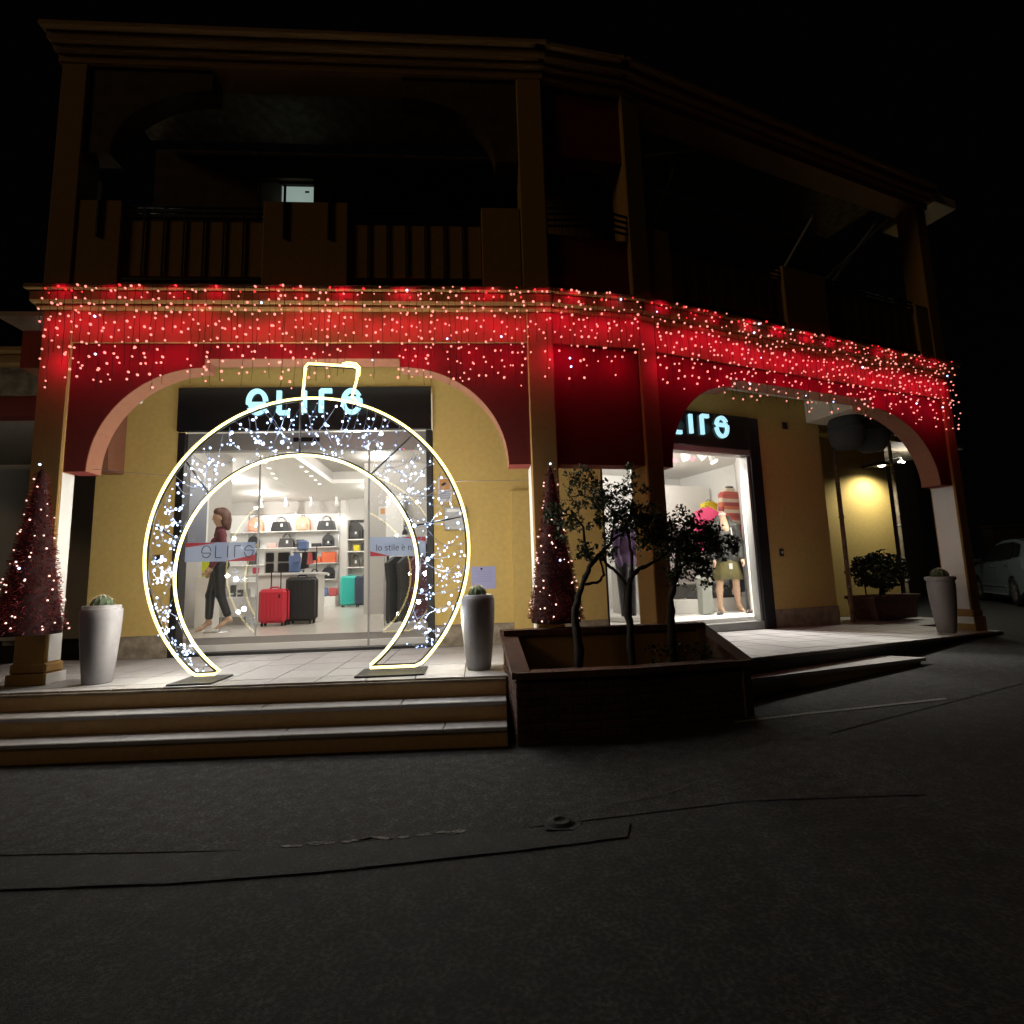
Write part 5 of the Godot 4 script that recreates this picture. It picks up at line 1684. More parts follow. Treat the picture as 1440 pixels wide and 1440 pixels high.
	part(t, "crown_panel", st, mats["paper"], t.transform)
	st = new_st()
	slab(st, V([-0.06, 0.05, -0.19, 0.09, -0.2, 0.02, -0.15, -0.06, -0.06, -0.07]), 0.002, 0.012)
	part(t, "peak", st, mats["paper"], t.transform)
	t = thing("bottle", "black bottle on the dark display table", "bottle", at(f, -1.83, 1.44, -3.15))
	st = new_st()
	lathe(st, [Vector2(0, 0), Vector2(0.04, 0), Vector2(0.042, 0.15), Vector2(0.016, 0.2), Vector2(0.016, 0.26), Vector2(0, 0.26)], 16)
	part(t, "body", st, blk, t.transform)
	st = new_st()
	lathe(st, [Vector2(0.0415, 0.05), Vector2(0.0425, 0.05), Vector2(0.0425, 0.11), Vector2(0.0415, 0.11)], 16)
	part(t, "label_band", st, mats["paper"], t.transform)
	t = thing("coat_rail", "steel clothes rail behind the right pane", "clothes rail", at(f, -1.75, 0.2, -2.8))
	st = new_st()
	tube(st, [f * Vector3(-2.08, 0.2, -2.8), f * Vector3(-2.08, 1.25, -2.8), f * Vector3(-1.4, 1.25, -2.8), f * Vector3(-1.4, 0.2, -2.8)], 0.012, 8)
	part(t, "frame", st, mats["steel"])
	for i in 3:
		var cx := -1.90 + 0.16 * i
		t = thing("coat", "%s dark coat from the left on the rail behind the right pane" % ["first", "second", "third"][i], "coat", at(f, cx, 0.3, -2.8), "dark coats on the rail")
		st = new_st()
		prism(st, V([-0.16, -0.95, -0.05, -0.98, 0.06, -0.95, 0.17, -0.97, 0.15, -0.4, 0.17, -0.12, 0.05, -0.02, -0.05, -0.02, -0.18, -0.12, -0.15, -0.4]), -0.05, 0.05, Transform3D(Basis(Vector3.UP, 0.7), Vector3.ZERO))
		part(t, "body", st, [blk, gry, mats["cloth rose"]][i] if i < 2 else col("wine", Color(0.10, 0.02, 0.025)), at(f, cx, 1.22, -2.8))
		st = new_st()
		tube(st, [f * Vector3(cx, 1.27, -2.8), f * Vector3(cx, 1.2, -2.8)], 0.004, 5)
		part(t, "hanger", st, mats["steel"])
	# goods in the right display
	display_goods(blk, gry)

func garment(label: String, kind: String, xf: Transform3D, w: float, h: float, m: Material, sleeve: bool) -> Node3D:
	var t := thing(kind.replace(" ", "_"), label, kind, xf, "clothes hanging in the display window")
	var st := new_st()
	var o := V([-w * 0.42, 0, -w * 0.2, -0.012, 0, 0.01, w * 0.2, -0.012, w * 0.42, 0, w * 0.40, h * 0.6, w * 0.5, h * 0.88, w * 0.15, h, -w * 0.15, h, -w * 0.5, h * 0.88, -w * 0.40, h * 0.6])
	prism(st, o, -0.06, 0.06)
	part(t, "body", st, m, xf)
	if sleeve:
		for s in [-1, 1]:
			st = new_st()
			tube(st, [xf * Vector3(s * w * 0.42, h * 0.9, 0), xf * Vector3(s * w * 0.58, h * 0.6, 0.02), xf * Vector3(s * w * 0.6, h * 0.2, 0.04)], [0.06, 0.055, 0.045], 10)
			part(t, "sleeve", st, m)
	st = new_st()
	tube(st, [xf * Vector3(-w * 0.2, h * 0.99, 0), xf * Vector3(0, h + 0.05, 0), xf * Vector3(w * 0.2, h * 0.99, 0)], 0.006, 5)
	part(t, "hanger", st, mats["black metal"])
	return t

func display_goods(blk: Material, gry: Material) -> void:
	var f := B
	var u := thing("display_shelving", "white shelving at the back of the right display window", "shelving", at(f, 4.0, 0.2, -3.9))
	for y in [0.62, 1.72]:
		boxpart(u, "shelf", Vector3(3.0, y, -4.1), Vector3(4.7, y + 0.035, -3.5), mats["shelf white"], f, 0.003)
	boxpart(u, "back_panel", Vector3(3.0, 0.14, -4.2), Vector3(4.7, 2.62, -4.12), mats["shop white"], f, 0.0)
	boxpart(u, "shelf", Vector3(2.15, 1.40, -4.1), Vector3(2.95, 1.44, -3.6), mats["shelf white"], f, 0.003)
	boxpart(u, "cabinet", Vector3(2.15, 0.14, -4.1), Vector3(2.95, 1.0, -3.6), mats["shop grey"], f, 0.003)
	garment("yellow top hanging at the back of the display window", "top", at(f, 4.08, 1.76, -3.5), 0.34, 0.44, col("yellow", Color(0.75, 0.62, 0.03)), false)
	garment("bright pink jacket hanging left of the headless mannequin", "jacket", at(f, 3.68, 1.22, -3.15), 0.48, 0.80, col("hot pink", Color(0.72, 0.06, 0.18), 0.6), true)
	# striped sweater: each stripe a band of knit
	var sx := at(f, 4.36, 1.45, -3.25)
	var t := thing("striped_sweater", "red and cream striped sweater hanging right of the headless mannequin", "sweater", sx, "clothes hanging in the display window")
	var cols := [Color(0.42, 0.08, 0.06), Color(0.62, 0.55, 0.42), Color(0.50, 0.14, 0.06), Color(0.30, 0.05, 0.06), Color(0.62, 0.50, 0.38), Color(0.45, 0.1, 0.08)]
	for i in 14:
		var y := 0.07 * i
		var w := 0.40 if i < 11 else [0.42, 0.36, 0.22][i - 11] as float
		var st := new_st()
		box(st, Vector3(-w / 2, y, -0.06), Vector3(w / 2, y + 0.07, 0.06), 0.01)
		part(t, "stripe", st, mat("knit %d" % (i % 6), cols[i % 6], 0.8), sx)
	for e in [-1.0, 1.0]:
		for i in 7:
			var st2 := new_st()
			tube(st2, [sx * Vector3(e * (0.21 + 0.012 * i), 0.86 - 0.085 * i, 0.02), sx * Vector3(e * (0.222 + 0.012 * i), 0.775 - 0.085 * i, 0.025)], 0.058 - 0.002 * i, 9)
			part(t, "sleeve_stripe", st2, mats["knit %d" % (i % 6)])
	var st := new_st()
	cbox(st, Vector3(0.02, 0.99, 0), Vector3(0.16, 0.06, 0.1), 0.02)
	part(t, "collar", st, blk, sx)
	garment("dark blue trousers hanging beneath the striped sweater", "trousers", at(f, 4.42, 0.45, -3.3), 0.32, 0.98, col("denim", Color(0.02, 0.03, 0.06), 0.7), false)
	for i in 2:
		bag("handbag", ["dark folded bag on the left of the low display step", "dark folded bag on the right of the low display step"][i], f, 3.45 + 0.6 * i, 0.361, -3.2, 0.5, 0.22, gry, "folded bags on the display step")
	garment("grey garment standing at the left of the headless mannequin", "dress", at(f, 2.95, 0.15, -2.55), 0.26, 0.66, col("stone grey", Color(0.28, 0.29, 0.26), 0.7), false)
	# shoes
	for i in 3:
		var p := [Vector3(3.62, 0.131, -2.30), Vector3(3.78, 0.131, -2.34), Vector3(3.1, 0.131, -2.4)][i] as Vector3
		var xf := at(f, p.x, p.y, p.z)
		var s := thing("shoe", ["dark flat shoe left of the pair at the mannequin's feet", "dark flat shoe right of the pair at the mannequin's feet", "grey pointed shoe at the left of the display floor"][i], "shoe", xf, "shoes on the display floor")
		st = new_st()
		lathe(st, [Vector2(0, 0.06), Vector2(0.03, 0.055), Vector2(0.045, 0.03), Vector2(0.05, 0.012)], 14, Vector3.ZERO, xf * Transform3D(Basis.from_euler(Vector3(0, 0.5, 0)).scaled_local(Vector3(1.9, 1, 0.85)), Vector3.ZERO))
		part(s, "upper", st, col("shoe", Color(0.03, 0.018, 0.018), 0.4) if i < 2 else gry)
		st = new_st()
		lathe(st, [Vector2(0.052, 0.0), Vector2(0.052, 0.011), Vector2(0, 0.011)], 14, Vector3.ZERO, xf * Transform3D(Basis.from_euler(Vector3(0, 0.5, 0)).scaled_local(Vector3(1.9, 1, 0.85)), Vector3.ZERO))
		part(s, "sole", st, blk)

# ---------------------------------------------------------------- mannequins: one continuous surface meshed from a skeleton
func body_mesh(bones: Array, cell: float, blend: float) -> ArrayMesh:
	var lo := Vector3.ONE * 1e9
	var hi := Vector3.ONE * -1e9
	for b in bones:
		for e in 2:
			var r := Vector3.ONE * (maxf(b[2], b[3]) + cell * 3)
			lo = lo.min(b[e] - r)
			hi = hi.max(b[e] + r)
	var n := Vector3i(((hi - lo) / cell).ceil()) + Vector3i.ONE
	var field := PackedFloat32Array()
	field.resize(n.x * n.y * n.z)
	field.fill(1.0)
	for b in bones:
		var a: Vector3 = b[0]
		var d: Vector3 = b[1] - b[0]
		var dd := maxf(d.length_squared(), 1e-8)
		var pad := Vector3.ONE * (maxf(b[2], b[3]) + blend + cell * 2)
		var i0 := Vector3i(((a.min(b[1]) - pad - lo) / cell).floor()).clamp(Vector3i.ZERO, n - Vector3i.ONE)
		var i1 := Vector3i(((a.max(b[1]) + pad - lo) / cell).ceil()).clamp(Vector3i.ZERO, n - Vector3i.ONE)
		for z in range(i0.z, i1.z + 1):
			for y in range(i0.y, i1.y + 1):
				for x in range(i0.x, i1.x + 1):
					var p := lo + Vector3(x, y, z) * cell - a
					var h := clampf(p.dot(d) / dd, 0, 1)
					var v := (p - d * h).length() - lerpf(b[2], b[3], h)
					var k := (z * n.y + y) * n.x + x
					var o := field[k]
					var m := maxf(blend - absf(v - o), 0.0) / blend
					field[k] = minf(v, o) - m * m * blend * 0.25
	var where := {}
	var st := SurfaceTool.new()
	st.begin(Mesh.PRIMITIVE_TRIANGLES)
	st.set_smooth_group(0)
	var count := 0
	var sx := 1
	var sy := n.x
	var sz := n.x * n.y
	var corners := [0, sx, sy, sx + sy, sz, sz + sx, sz + sy, sz + sx + sy]
	var offs := [Vector3(0, 0, 0), Vector3(1, 0, 0), Vector3(0, 1, 0), Vector3(1, 1, 0), Vector3(0, 0, 1), Vector3(1, 0, 1), Vector3(0, 1, 1), Vector3(1, 1, 1)]
	var edges := [[0, 1], [2, 3], [4, 5], [6, 7], [0, 2], [1, 3], [4, 6], [5, 7], [0, 4], [1, 5], [2, 6], [3, 7]]
	for z in n.z - 1:
		for y in n.y - 1:
			for x in n.x - 1:
				var k := z * sz + y * sy + x
				var inside := 0
				for c in corners:
					if field[k + c] < 0:
						inside += 1
				if inside == 0 or inside == 8:
					continue
				var s := Vector3.ZERO
				var m := 0
				for e in edges:
					var va := field[k + corners[e[0]]]
					var vb := field[k + corners[e[1]]]
					if (va < 0) != (vb < 0):
						s += offs[e[0]].lerp(offs[e[1]], va / (va - vb))
						m += 1
				st.add_vertex(lo + (Vector3(x, y, z) + s / m) * cell)
				where[k] = count
				count += 1
	for k in where:
		for ax in 3:
			var step: int = [sx, sy, sz][ax]
			if (field[k] < 0) == (field[k + step] < 0):
				continue
			var u: int = [sy, sz, sx][ax]
			var v: int = [sz, sx, sy][ax]
			if not (where.has(k - u) and where.has(k - v) and where.has(k - u - v)):
				continue
			var q := [where[k], where[k - u], where[k - u - v], where[k - v]]
			if field[k] < 0:
				q.reverse()
			for i in [0, 1, 2, 0, 2, 3]:
				st.add_index(q[i])
	st.generate_normals()
	return st.commit()

func hand_bones(w: Vector3, d: Vector3, side: Vector3) -> Array:
	var b := [[w, w + d * 0.07, 0.022, 0.030]]
	for i in 4:
		var o := side * (0.016 * (i - 1.5))
		var l := [0.055, 0.066, 0.062, 0.048][i] as float
		var p := w + d * 0.085 + o
		b.append([p, p + d * l * 0.55 + o * 0.15, 0.0085, 0.008])
		b.append([p + d * l * 0.55 + o * 0.15, p + d * l + o * 0.2 - side.cross(d) * 0.012, 0.008, 0.007])
	b.append([w + d * 0.03 + side * -0.02, w + d * 0.065 + side * -0.05, 0.011, 0.009])
	b.append([w + d * 0.065 + side * -0.05, w + d * 0.10 + side * -0.052, 0.009, 0.0075])
	return b

func mannequins() -> void:
	# left: burgundy top and black trousers, walking on tiptoe to the left, seen from the side behind the glass pane
	var x := at(A, -4.42, 0.2, -2.75) * Transform3D(Basis(Vector3.UP, deg_to_rad(-60)), Vector3.ZERO)
	var t := thing("mannequin", "brown-haired shop mannequin in burgundy top and black trousers behind the left pane", "mannequin", x)
	var S1 := 1.0
	var hipL := Vector3(-0.085, 0.92, 0.0)
	var hipR := Vector3(0.085, 0.92, 0.0)
	var kneeL := Vector3(-0.08, 0.52, 0.09)
	var kneeR := Vector3(0.085, 0.53, -0.02)
	var ankL := Vector3(-0.075, 0.14, 0.10)
	var ankR := Vector3(0.085, 0.18, -0.14)
	var skin: Array = [[Vector3(0, 1.43, 0), Vector3(0, 1.54, 0.015), 0.052, 0.048]]
	# head: skull, face, jaw, nose, ears
	skin.append_array([[Vector3(0, 1.645, 0.0), Vector3(0, 1.66, 0.02), 0.088, 0.084], [Vector3(0, 1.60, 0.035), Vector3(0, 1.57, 0.05), 0.06, 0.042], [Vector3(0, 1.635, 0.095), Vector3(0, 1.61, 0.107), 0.010, 0.013], [Vector3(0.082, 1.63, 0.0), Vector3(0.084, 1.60, 0.005), 0.014, 0.010], [Vector3(-0.082, 1.63, 0.0), Vector3(-0.084, 1.60, 0.005), 0.014, 0.010]])
	# lower legs and feet on tiptoe
	for l in [[kneeL, ankL], [kneeR, ankR]]:
		skin.append([l[0], l[0].lerp(l[1], 0.6), 0.040, 0.040])
		skin.append([l[0].lerp(l[1], 0.6), l[1], 0.040, 0.034])
		skin.append([l[1], l[1] + Vector3(0, -0.08, 0.09), 0.034, 0.030])
		skin.append([l[1] + Vector3(0, -0.08, 0.09), l[1] + Vector3(0, -0.115, 0.15), 0.030, 0.018])
		skin.append([l[1] + Vector3(0, -0.02, -0.02), l[1], 0.03, 0.034])
	var shL := Vector3(-0.175, 1.385, 0)
	var shR := Vector3(0.175, 1.385, 0)
	var elL := Vector3(-0.25, 1.12, -0.06)
	var elR := Vector3(0.25, 1.12, -0.03)
	var wrL := Vector3(-0.23, 0.90, 0.06)
	var wrR := Vector3(0.24, 0.92, 0.12)
	hang(t, "body", body_mesh(skin, 0.011, 0.02), mats["skin"], x)
	for k in 2:
		var w := wrL if k == 0 else wrR
		var e := elL if k == 0 else elR
		hang(t, "hand", body_mesh(hand_bones(w, (w - e).normalized(), Vector3(0, 0, 1)), 0.005, 0.006), mats["skin"], x)
	var top_ := [[Vector3(0, 0.98, 0), Vector3(0, 1.12, 0), 0.125, 0.110], [Vector3(-0.05, 1.2, 0.01), Vector3(0.05, 1.2, 0.01), 0.105, 0.105], [Vector3(-0.07, 1.28, 0.05), Vector3(-0.06, 1.26, 0.06), 0.07, 0.065], [Vector3(0.07, 1.28, 0.05), Vector3(0.06, 1.26, 0.06), 0.07, 0.065], [Vector3(-0.14, 1.385, 0), Vector3(0.14, 1.385, 0), 0.058, 0.058], [Vector3(0, 1.38, 0), Vector3(0, 1.46, 0.005), 0.085, 0.065],
		[shL, elL, 0.056, 0.044], [elL, wrL, 0.044, 0.034], [shR, elR, 0.056, 0.044], [elR, wrR, 0.044, 0.034], [Vector3(-0.06, 1.0, 0), Vector3(0.06, 1.0, 0), 0.11, 0.11]]
	hang(t, "top", body_mesh(top_, 0.012, 0.03), col("burgundy", Color(0.13, 0.02, 0.035), 0.8), x)
	var tro := [[Vector3(-0.06, 0.95, -0.01), Vector3(0.06, 0.95, -0.01), 0.118, 0.118], [hipL, kneeL, 0.088, 0.062], [hipR, kneeR, 0.088, 0.062], [kneeL, kneeL.lerp(ankL, 0.8), 0.062, 0.052], [kneeR, kneeR.lerp(ankR, 0.8), 0.062, 0.052]]
	hang(t, "trousers", body_mesh(tro, 0.012, 0.03), mats["cloth black"], x)
	var hair := [[Vector3(0, 1.69, -0.015), Vector3(0, 1.67, -0.03), 0.098, 0.10], [Vector3(0.06, 1.62, -0.04), Vector3(0.07, 1.54, -0.04), 0.05, 0.04], [Vector3(-0.06, 1.62, -0.04), Vector3(-0.07, 1.54, -0.04), 0.05, 0.04], [Vector3(0, 1.6, -0.08), Vector3(0, 1.5, -0.08), 0.06, 0.05], [Vector3(-0.04, 1.72, 0.05), Vector3(0.05, 1.72, 0.05), 0.05, 0.05]]
	hang(t, "hair", body_mesh(hair, 0.011, 0.03), col("hair brown", Color(0.09, 0.035, 0.02), 0.6), x)
	for s in [-1, 1]:
		var e := new_st()
		lathe(e, [Vector2(0, 0.006), Vector2(0.010, 0.004), Vector2(0.013, 0)], 10, Vector3.ZERO, x * Transform3D(Basis(Vector3.RIGHT, PI / 2), Vector3(s * 0.032, 1.645, 0.098)))
		part(t, "eye", e, mats["ink"])
	var st := new_st()
	cbox(st, Vector3(0, 1.585, 0.094), Vector3(0.042, 0.012, 0.012), 0.004)
	part(t, "mouth", st, mats["cloth rose"], x)
	st = new_st()
	tube(st, [x * Vector3(0.02, 0.012, -0.03), x * Vector3(0.08, 0.42, -0.06)], 0.006, 6)
	lathe(st, [Vector2(0, 0.014), Vector2(0.17, 0.012), Vector2(0.175, 0.0)], 24, Vector3(0.02, 0, 0.0), x)
	part(t, "stand", st, mats["steel"])
	# right: headless figure in the display window
	x = at(B, 3.66, 0.13, -2.75) * Transform3D(Basis(Vector3.UP, deg_to_rad(-22)).scaled(Vector3.ONE * 1.13), Vector3.ZERO)
	t = thing("mannequin", "headless mannequin in dark jacket and olive skirt in the right display window", "mannequin", x)
	skin = [[Vector3(0, 1.36, 0.0), Vector3(0, 1.52, 0.0), 0.06, 0.047], [Vector3(0, 1.28, 0.04), Vector3(0, 1.40, 0.02), 0.075, 0.06]]
	for s in [-1, 1]:
		var kx: float = s * 0.12
		skin.append([Vector3(kx, 0.62, 0.0), Vector3(kx * 1.05, 0.46, 0.01), 0.062, 0.050])
		skin.append([Vector3(kx * 1.05, 0.46, 0.01), Vector3(kx * 1.1, 0.34, -0.01), 0.050, 0.054])
		skin.append([Vector3(kx * 1.1, 0.34, -0.01), Vector3(kx * 1.2, 0.10, 0.0), 0.054, 0.032])
		skin.append([Vector3(kx * 1.2, 0.10, 0.0), Vector3(kx * 1.25, 0.035, 0.10), 0.034, 0.028])
		skin.append([Vector3(kx * 1.25, 0.035, 0.10), Vector3(kx * 1.28, 0.02, 0.16), 0.028, 0.017])
		skin.append([Vector3(kx * 1.2, 0.09, 0.0), Vector3(kx * 1.2, 0.04, -0.03), 0.032, 0.026])
	hang(t, "body", body_mesh(skin, 0.011, 0.02), mats["skin"], x)
	st = new_st()
	lathe(st, [Vector2(0, 1.545), Vector2(0.045, 1.54), Vector2(0.056, 1.52), Vector2(0.05, 1.505)], 20, Vector3.ZERO, x)
	part(t, "neck_cap", st, mats["shelf white"])
	var jacket := [[Vector3(-0.06, 0.84, 0), Vector3(0.06, 0.84, 0), 0.14, 0.14], [Vector3(0, 0.9, 0), Vector3(0, 1.08, 0), 0.125, 0.12], [Vector3(-0.06, 1.18, 0.01), Vector3(0.06, 1.18, 0.01), 0.11, 0.11], [Vector3(-0.15, 1.33, 0), Vector3(0.15, 1.33, 0), 0.062, 0.062],
		[Vector3(-0.18, 1.33, 0), Vector3(-0.25, 1.07, -0.02), 0.068, 0.055], [Vector3(-0.25, 1.07, -0.02), Vector3(-0.22, 0.83, 0.07), 0.055, 0.045], [Vector3(0.18, 1.33, 0), Vector3(0.25, 1.07, -0.02), 0.068, 0.055], [Vector3(0.25, 1.07, -0.02), Vector3(0.22, 0.83, 0.07), 0.055, 0.045],
		[Vector3(-0.1, 1.40, 0), Vector3(-0.085, 1.47, 0.0), 0.05, 0.03], [Vector3(0.1, 1.40, 0), Vector3(0.085, 1.47, 0.0), 0.05, 0.03], [Vector3(-0.06, 1.46, -0.05), Vector3(0.06, 1.46, -0.05), 0.04, 0.04]]
	hang(t, "jacket", body_mesh(jacket, 0.012, 0.025), col("jacket", Color(0.018, 0.02, 0.018), 0.6), x)
	st = new_st()
	tube(st, [x * Vector3(0.075, 1.30, 0.10), x * Vector3(0.08, 1.1, 0.128), x * Vector3(0.08, 0.85, 0.14)], 0.010, 6)
	part(t, "zip_strip", st, mats["paper"])
	for k in 2:
		var s := -1.0 if k == 0 else 1.0
		hang(t, "hand", body_mesh(hand_bones(Vector3(s * 0.22, 0.83, 0.07), Vector3(0.02 * s, -0.9, 0.4).normalized(), Vector3(0, 0.3, 1).normalized()), 0.005, 0.006), mats["skin"], x)
	st = new_st()
	st.set_smooth_group(0)
	var ring := func(r: float, y: float, i: int) -> Vector3:
		var a := TAU * i / 48
		var rr := r * (1.0 + 0.05 * sin(a * 9.0) * (0.88 - y) / 0.4)
		return x * Vector3(cos(a) * rr, y, sin(a) * rr * 0.75)
	var prof := [[0.150, 0.90], [0.165, 0.84], [0.19, 0.72], [0.215, 0.60], [0.235, 0.50], [0.225, 0.498], [0.16, 0.82]]
	for j in prof.size() - 1:
		for i in 48:
			quad(st, ring.call(prof[j][0], prof[j][1], i), ring.call(prof[j][0], prof[j][1], i + 1), ring.call(prof[j + 1][0], prof[j + 1][1], i + 1), ring.call(prof[j + 1][0], prof[j + 1][1], i))
	part(t, "skirt", st, col("olive", Color(0.10, 0.085, 0.022), 0.45))
	st = new_st()
	cbox(st, Vector3(0.0, 0.70, 0.165), Vector3(0.055, 0.09, 0.004), 0.0)
	part(t, "price_tag", st, mats["paper"], x)
	# purple-topped figure half hidden behind the corner of the display window
	x = at(B, 1.30, 0.13, -2.38) * Transform3D(Basis(Vector3.UP, 0.3), Vector3.ZERO)
	t = thing("mannequin", "headless mannequin in purple top and dark trousers at the window corner", "mannequin", x)
	hang(t, "top", body_mesh([[Vector3(-0.06, 0.9, 0), Vector3(0.06, 0.9, 0), 0.125, 0.125], [Vector3(0, 0.95, 0), Vector3(0, 1.2, 0), 0.115, 0.12], [Vector3(-0.15, 1.34, 0), Vector3(0.15, 1.34, 0), 0.06, 0.06], [Vector3(-0.18, 1.33, 0), Vector3(-0.22, 1.05, 0), 0.06, 0.05], [Vector3(0.18, 1.33, 0), Vector3(0.22, 1.05, 0), 0.06, 0.05], [Vector3(-0.22, 1.05, 0), Vector3(-0.2, 0.85, 0.06), 0.05, 0.04], [Vector3(0.22, 1.05, 0), Vector3(0.2, 0.85, 0.06), 0.05, 0.04], [Vector3(0, 1.36, 0), Vector3(0, 1.44, 0), 0.07, 0.055]], 0.014, 0.03), col("purple", Color(0.10, 0.05, 0.14), 0.7), x)
	hang(t, "trousers", body_mesh([[Vector3(-0.06, 0.88, 0), Vector3(0.06, 0.88, 0), 0.115, 0.115], [Vector3(-0.085, 0.85, 0), Vector3(-0.09, 0.1, 0.02), 0.1, 0.065], [Vector3(0.085, 0.85, 0), Vector3(0.09, 0.1, 0), 0.1, 0.065]], 0.014, 0.03), mats["cloth black"], x)
	hang(t, "neck", body_mesh([[Vector3(0, 1.4, 0), Vector3(0, 1.52, 0), 0.05, 0.046]], 0.01, 0.02), mats["skin"], x)
	st = new_st()
	box(st, Vector3(-0.25, 0.0, -0.2), Vector3(0.25, 0.08, 0.2), 0.01)
	part(t, "base", st, mats["shelf white"], x)

# ---------------------------------------------------------------- what stands at the right-hand end
func right_side() -> void:
	var w := thing("side_annex", "small annex with a yellow wall lit from above beyond the arcade", "building", at(B, 7.8, 0, -2.9))
	boxpart(w, "lit_wall", Vector3(6.4, -0.3, -3.2), Vector3(8.66, 3.55, -2.95), mats["yellow plaster"], B, 0.006)
	boxpart(w, "eave", Vector3(6.35, 3.55, -3.25), Vector3(8.72, 3.68, -2.72), mats["yellow plaster"], B, 0.01)
	boxpart(w, "roof", Vector3(6.3, 3.681, -4.6), Vector3(8.8, 3.76, -2.68), mats["stone"], B, 0.01)
	boxpart(w, "side_wall", Vector3(8.48, -0.3, -6.0), Vector3(8.66, 3.54, -3.202), mats["ochre plaster"], B, 0.0)
	# downpipes
	for p in [[5.45, -1.82], [8.78, -2.9]]:
		var t := thing("downpipe", "cream rainwater pipe at the corner of the arcade wall" if p[0] < 6 else "pale rainwater pipe at the right edge of the lit yellow wall", "downpipe", at(B, p[0], 0, p[1]), "rainwater pipes")
		var st := new_st()
		tube(st, [B * Vector3(p[0], -0.1, p[1]), B * Vector3(p[0], 3.6, p[1])], 0.036, 12)
		part(t, "pipe", st, mats["stone"])
		for y in [0.5, 1.7, 2.9]:
			st = new_st()
			lathe(st, [Vector2(0.037, 0), Vector2(0.046, 0.003), Vector2(0.046, 0.03), Vector2(0.037, 0.033)], 12, Vector3(p[0], y, p[1]), B)
			part(t, "bracket", st, mats["grey metal"])
	# wall lamp
	var lp := Vector3(7.88, 2.92, -2.55)
	var t := thing("wall_lamp", "lit wall lamp shining down the yellow annex wall", "wall lamp", at(B, lp.x, lp.y, lp.z))
	var st := new_st()
	lathe(st, [Vector2(0.0, 0.09), Vector2(0.06, 0.085), Vector2(0.13, 0.04), Vector2(0.15, 0.0), Vector2(0.14, -0.005), Vector2(0.05, 0.03)], 20, lp, B)
	part(t, "lamp_shade", st, mats["black metal"])
	st = new_st()
	lathe(st, [Vector2(0.0, -0.035), Vector2(0.05, -0.02), Vector2(0.075, 0.01)], 16, lp, B)
	part(t, "lamp_bulb", st, mats["lamp bright"])
	st = new_st()
	box(st, Vector3(lp.x - 0.03, lp.y + 0.02, -2.95), Vector3(lp.x + 0.03, lp.y + 0.07, lp.z - 0.02), 0.004, B)
	part(t, "arm", st, mats["black metal"])
	spot(B * (lp + Vector3(0, -0.08, 0.12)), B * (lp + Vector3(0, -2.0, -0.1)), Color(1.0, 0.95, 0.74), 3.0, 80.0, 0.05)
	# farther pair of lamps
	t = thing("twin_lamp", "small twin lamp shining far right behind the arch", "lamp", at(B, 11.0, 3.5, -4.0))
	for s in [-0.07, 0.07]:
		st = new_st()
		lathe(st, [Vector2(0, 0.03), Vector2(0.035, 0.02), Vector2(0.045, 0.0), Vector2(0.035, -0.015), Vector2(0, -0.02)], 14, Vector3(11.0 + s, 3.50, -4.0), B)
		part(t, "lamp_bulb", st, mats["lamp bright"])
	st = new_st()
	tube(st, [B * Vector3(10.93, 3.53, -4.0), B * Vector3(11.0, 3.64, -4.0), B * Vector3(11.07, 3.53, -4.0)], 0.015, 6)
	tube(st, [B * Vector3(11.0, 3.64, -4.0), B * Vector3(11.0, 3.66, -5.6)], 0.02, 6)
	part(t, "bracket", st, mats["grey metal"])
	omni(B * Vector3(11.0, 3.38, -3.9), Color(1.0, 0.96, 0.85), 0.8, 0.05)
	w = thing("far_house", "dark house with a green-grey canopy behind the annex", "building", at(B, 12.0, 0, -5.9))
	boxpart(w, "wall", Vector3(8.9, -0.3, -6.6), Vector3(15.0, 5.0, -6.0), mats["bark"], B)
	boxpart(w, "canopy", Vector3(9.0, 3.80, -5.99), Vector3(12.6, 3.90, -3.4), mats["stone"], B)
	boxpart(w, "post", Vector3(9.4, -0.2, -3.7), Vector3(9.5, 3.80, -3.6), mats["cream plaster"], B)
	# grey rounded drums under the annex ceiling
	for i in 2:
		var c := Vector3(5.0 + 0.6 * i, 3.02, -1.25)
		t = thing("hanging_drum", ["left one of two dim grey rounded drums hanging over the annex roof", "right one of two dim grey rounded drums hanging over the annex roof"][i], "hanging drum", at(B, c.x, c.y, c.z), "grey drums hanging by the annex")
		st = new_st()
		lathe(st, [Vector2(0.0, 0.34), Vector2(0.2, 0.33), Vector2(0.26, 0.2), Vector2(0.27, 0.0), Vector2(0.24, -0.16), Vector2(0.16, -0.25), Vector2(0.0, -0.28)], 24, c, B)
		part(t, "body", st, mat("drum grey", Color(0.06, 0.062, 0.065), 0.9))
		st = new_st()
		lathe(st, [Vector2(0.272, 0.05), Vector2(0.28, 0.06), Vector2(0.28, 0.09), Vector2(0.268, 0.1)], 24, c, B)
		part(t, "band", st, mat("drum grey", Color(0.06, 0.062, 0.065), 0.9))
		st = new_st()
		tube(st, [B * (c + Vector3(0, 0.34, 0)), B * (c + Vector3(0, 0.7, 0))], 0.02, 8)
		part(t, "hanger", st, mats["black metal"])
	# clipped bush in a terracotta trough
	var bx := at(B, 6.48, -0.09, -1.95)
	t = thing("potted_bush", "round dark bush in a rectangular terracotta trough below the wall lamp", "potted bush", bx)
	st = new_st()
	prism(st, V([-0.52, 0.0, 0.52, 0.0, 0.60, 0.36, -0.60, 0.36]), -0.24, 0.24)
	part(t, "trough", st, mats["terracotta"], bx)
	st = new_st()
	box(st, Vector3(-0.63, 0.361, -0.28), Vector3(0.63, 0.42, 0.28), 0.012)
	part(t, "rim", st, mats["terracotta"], bx)
	st = new_st()
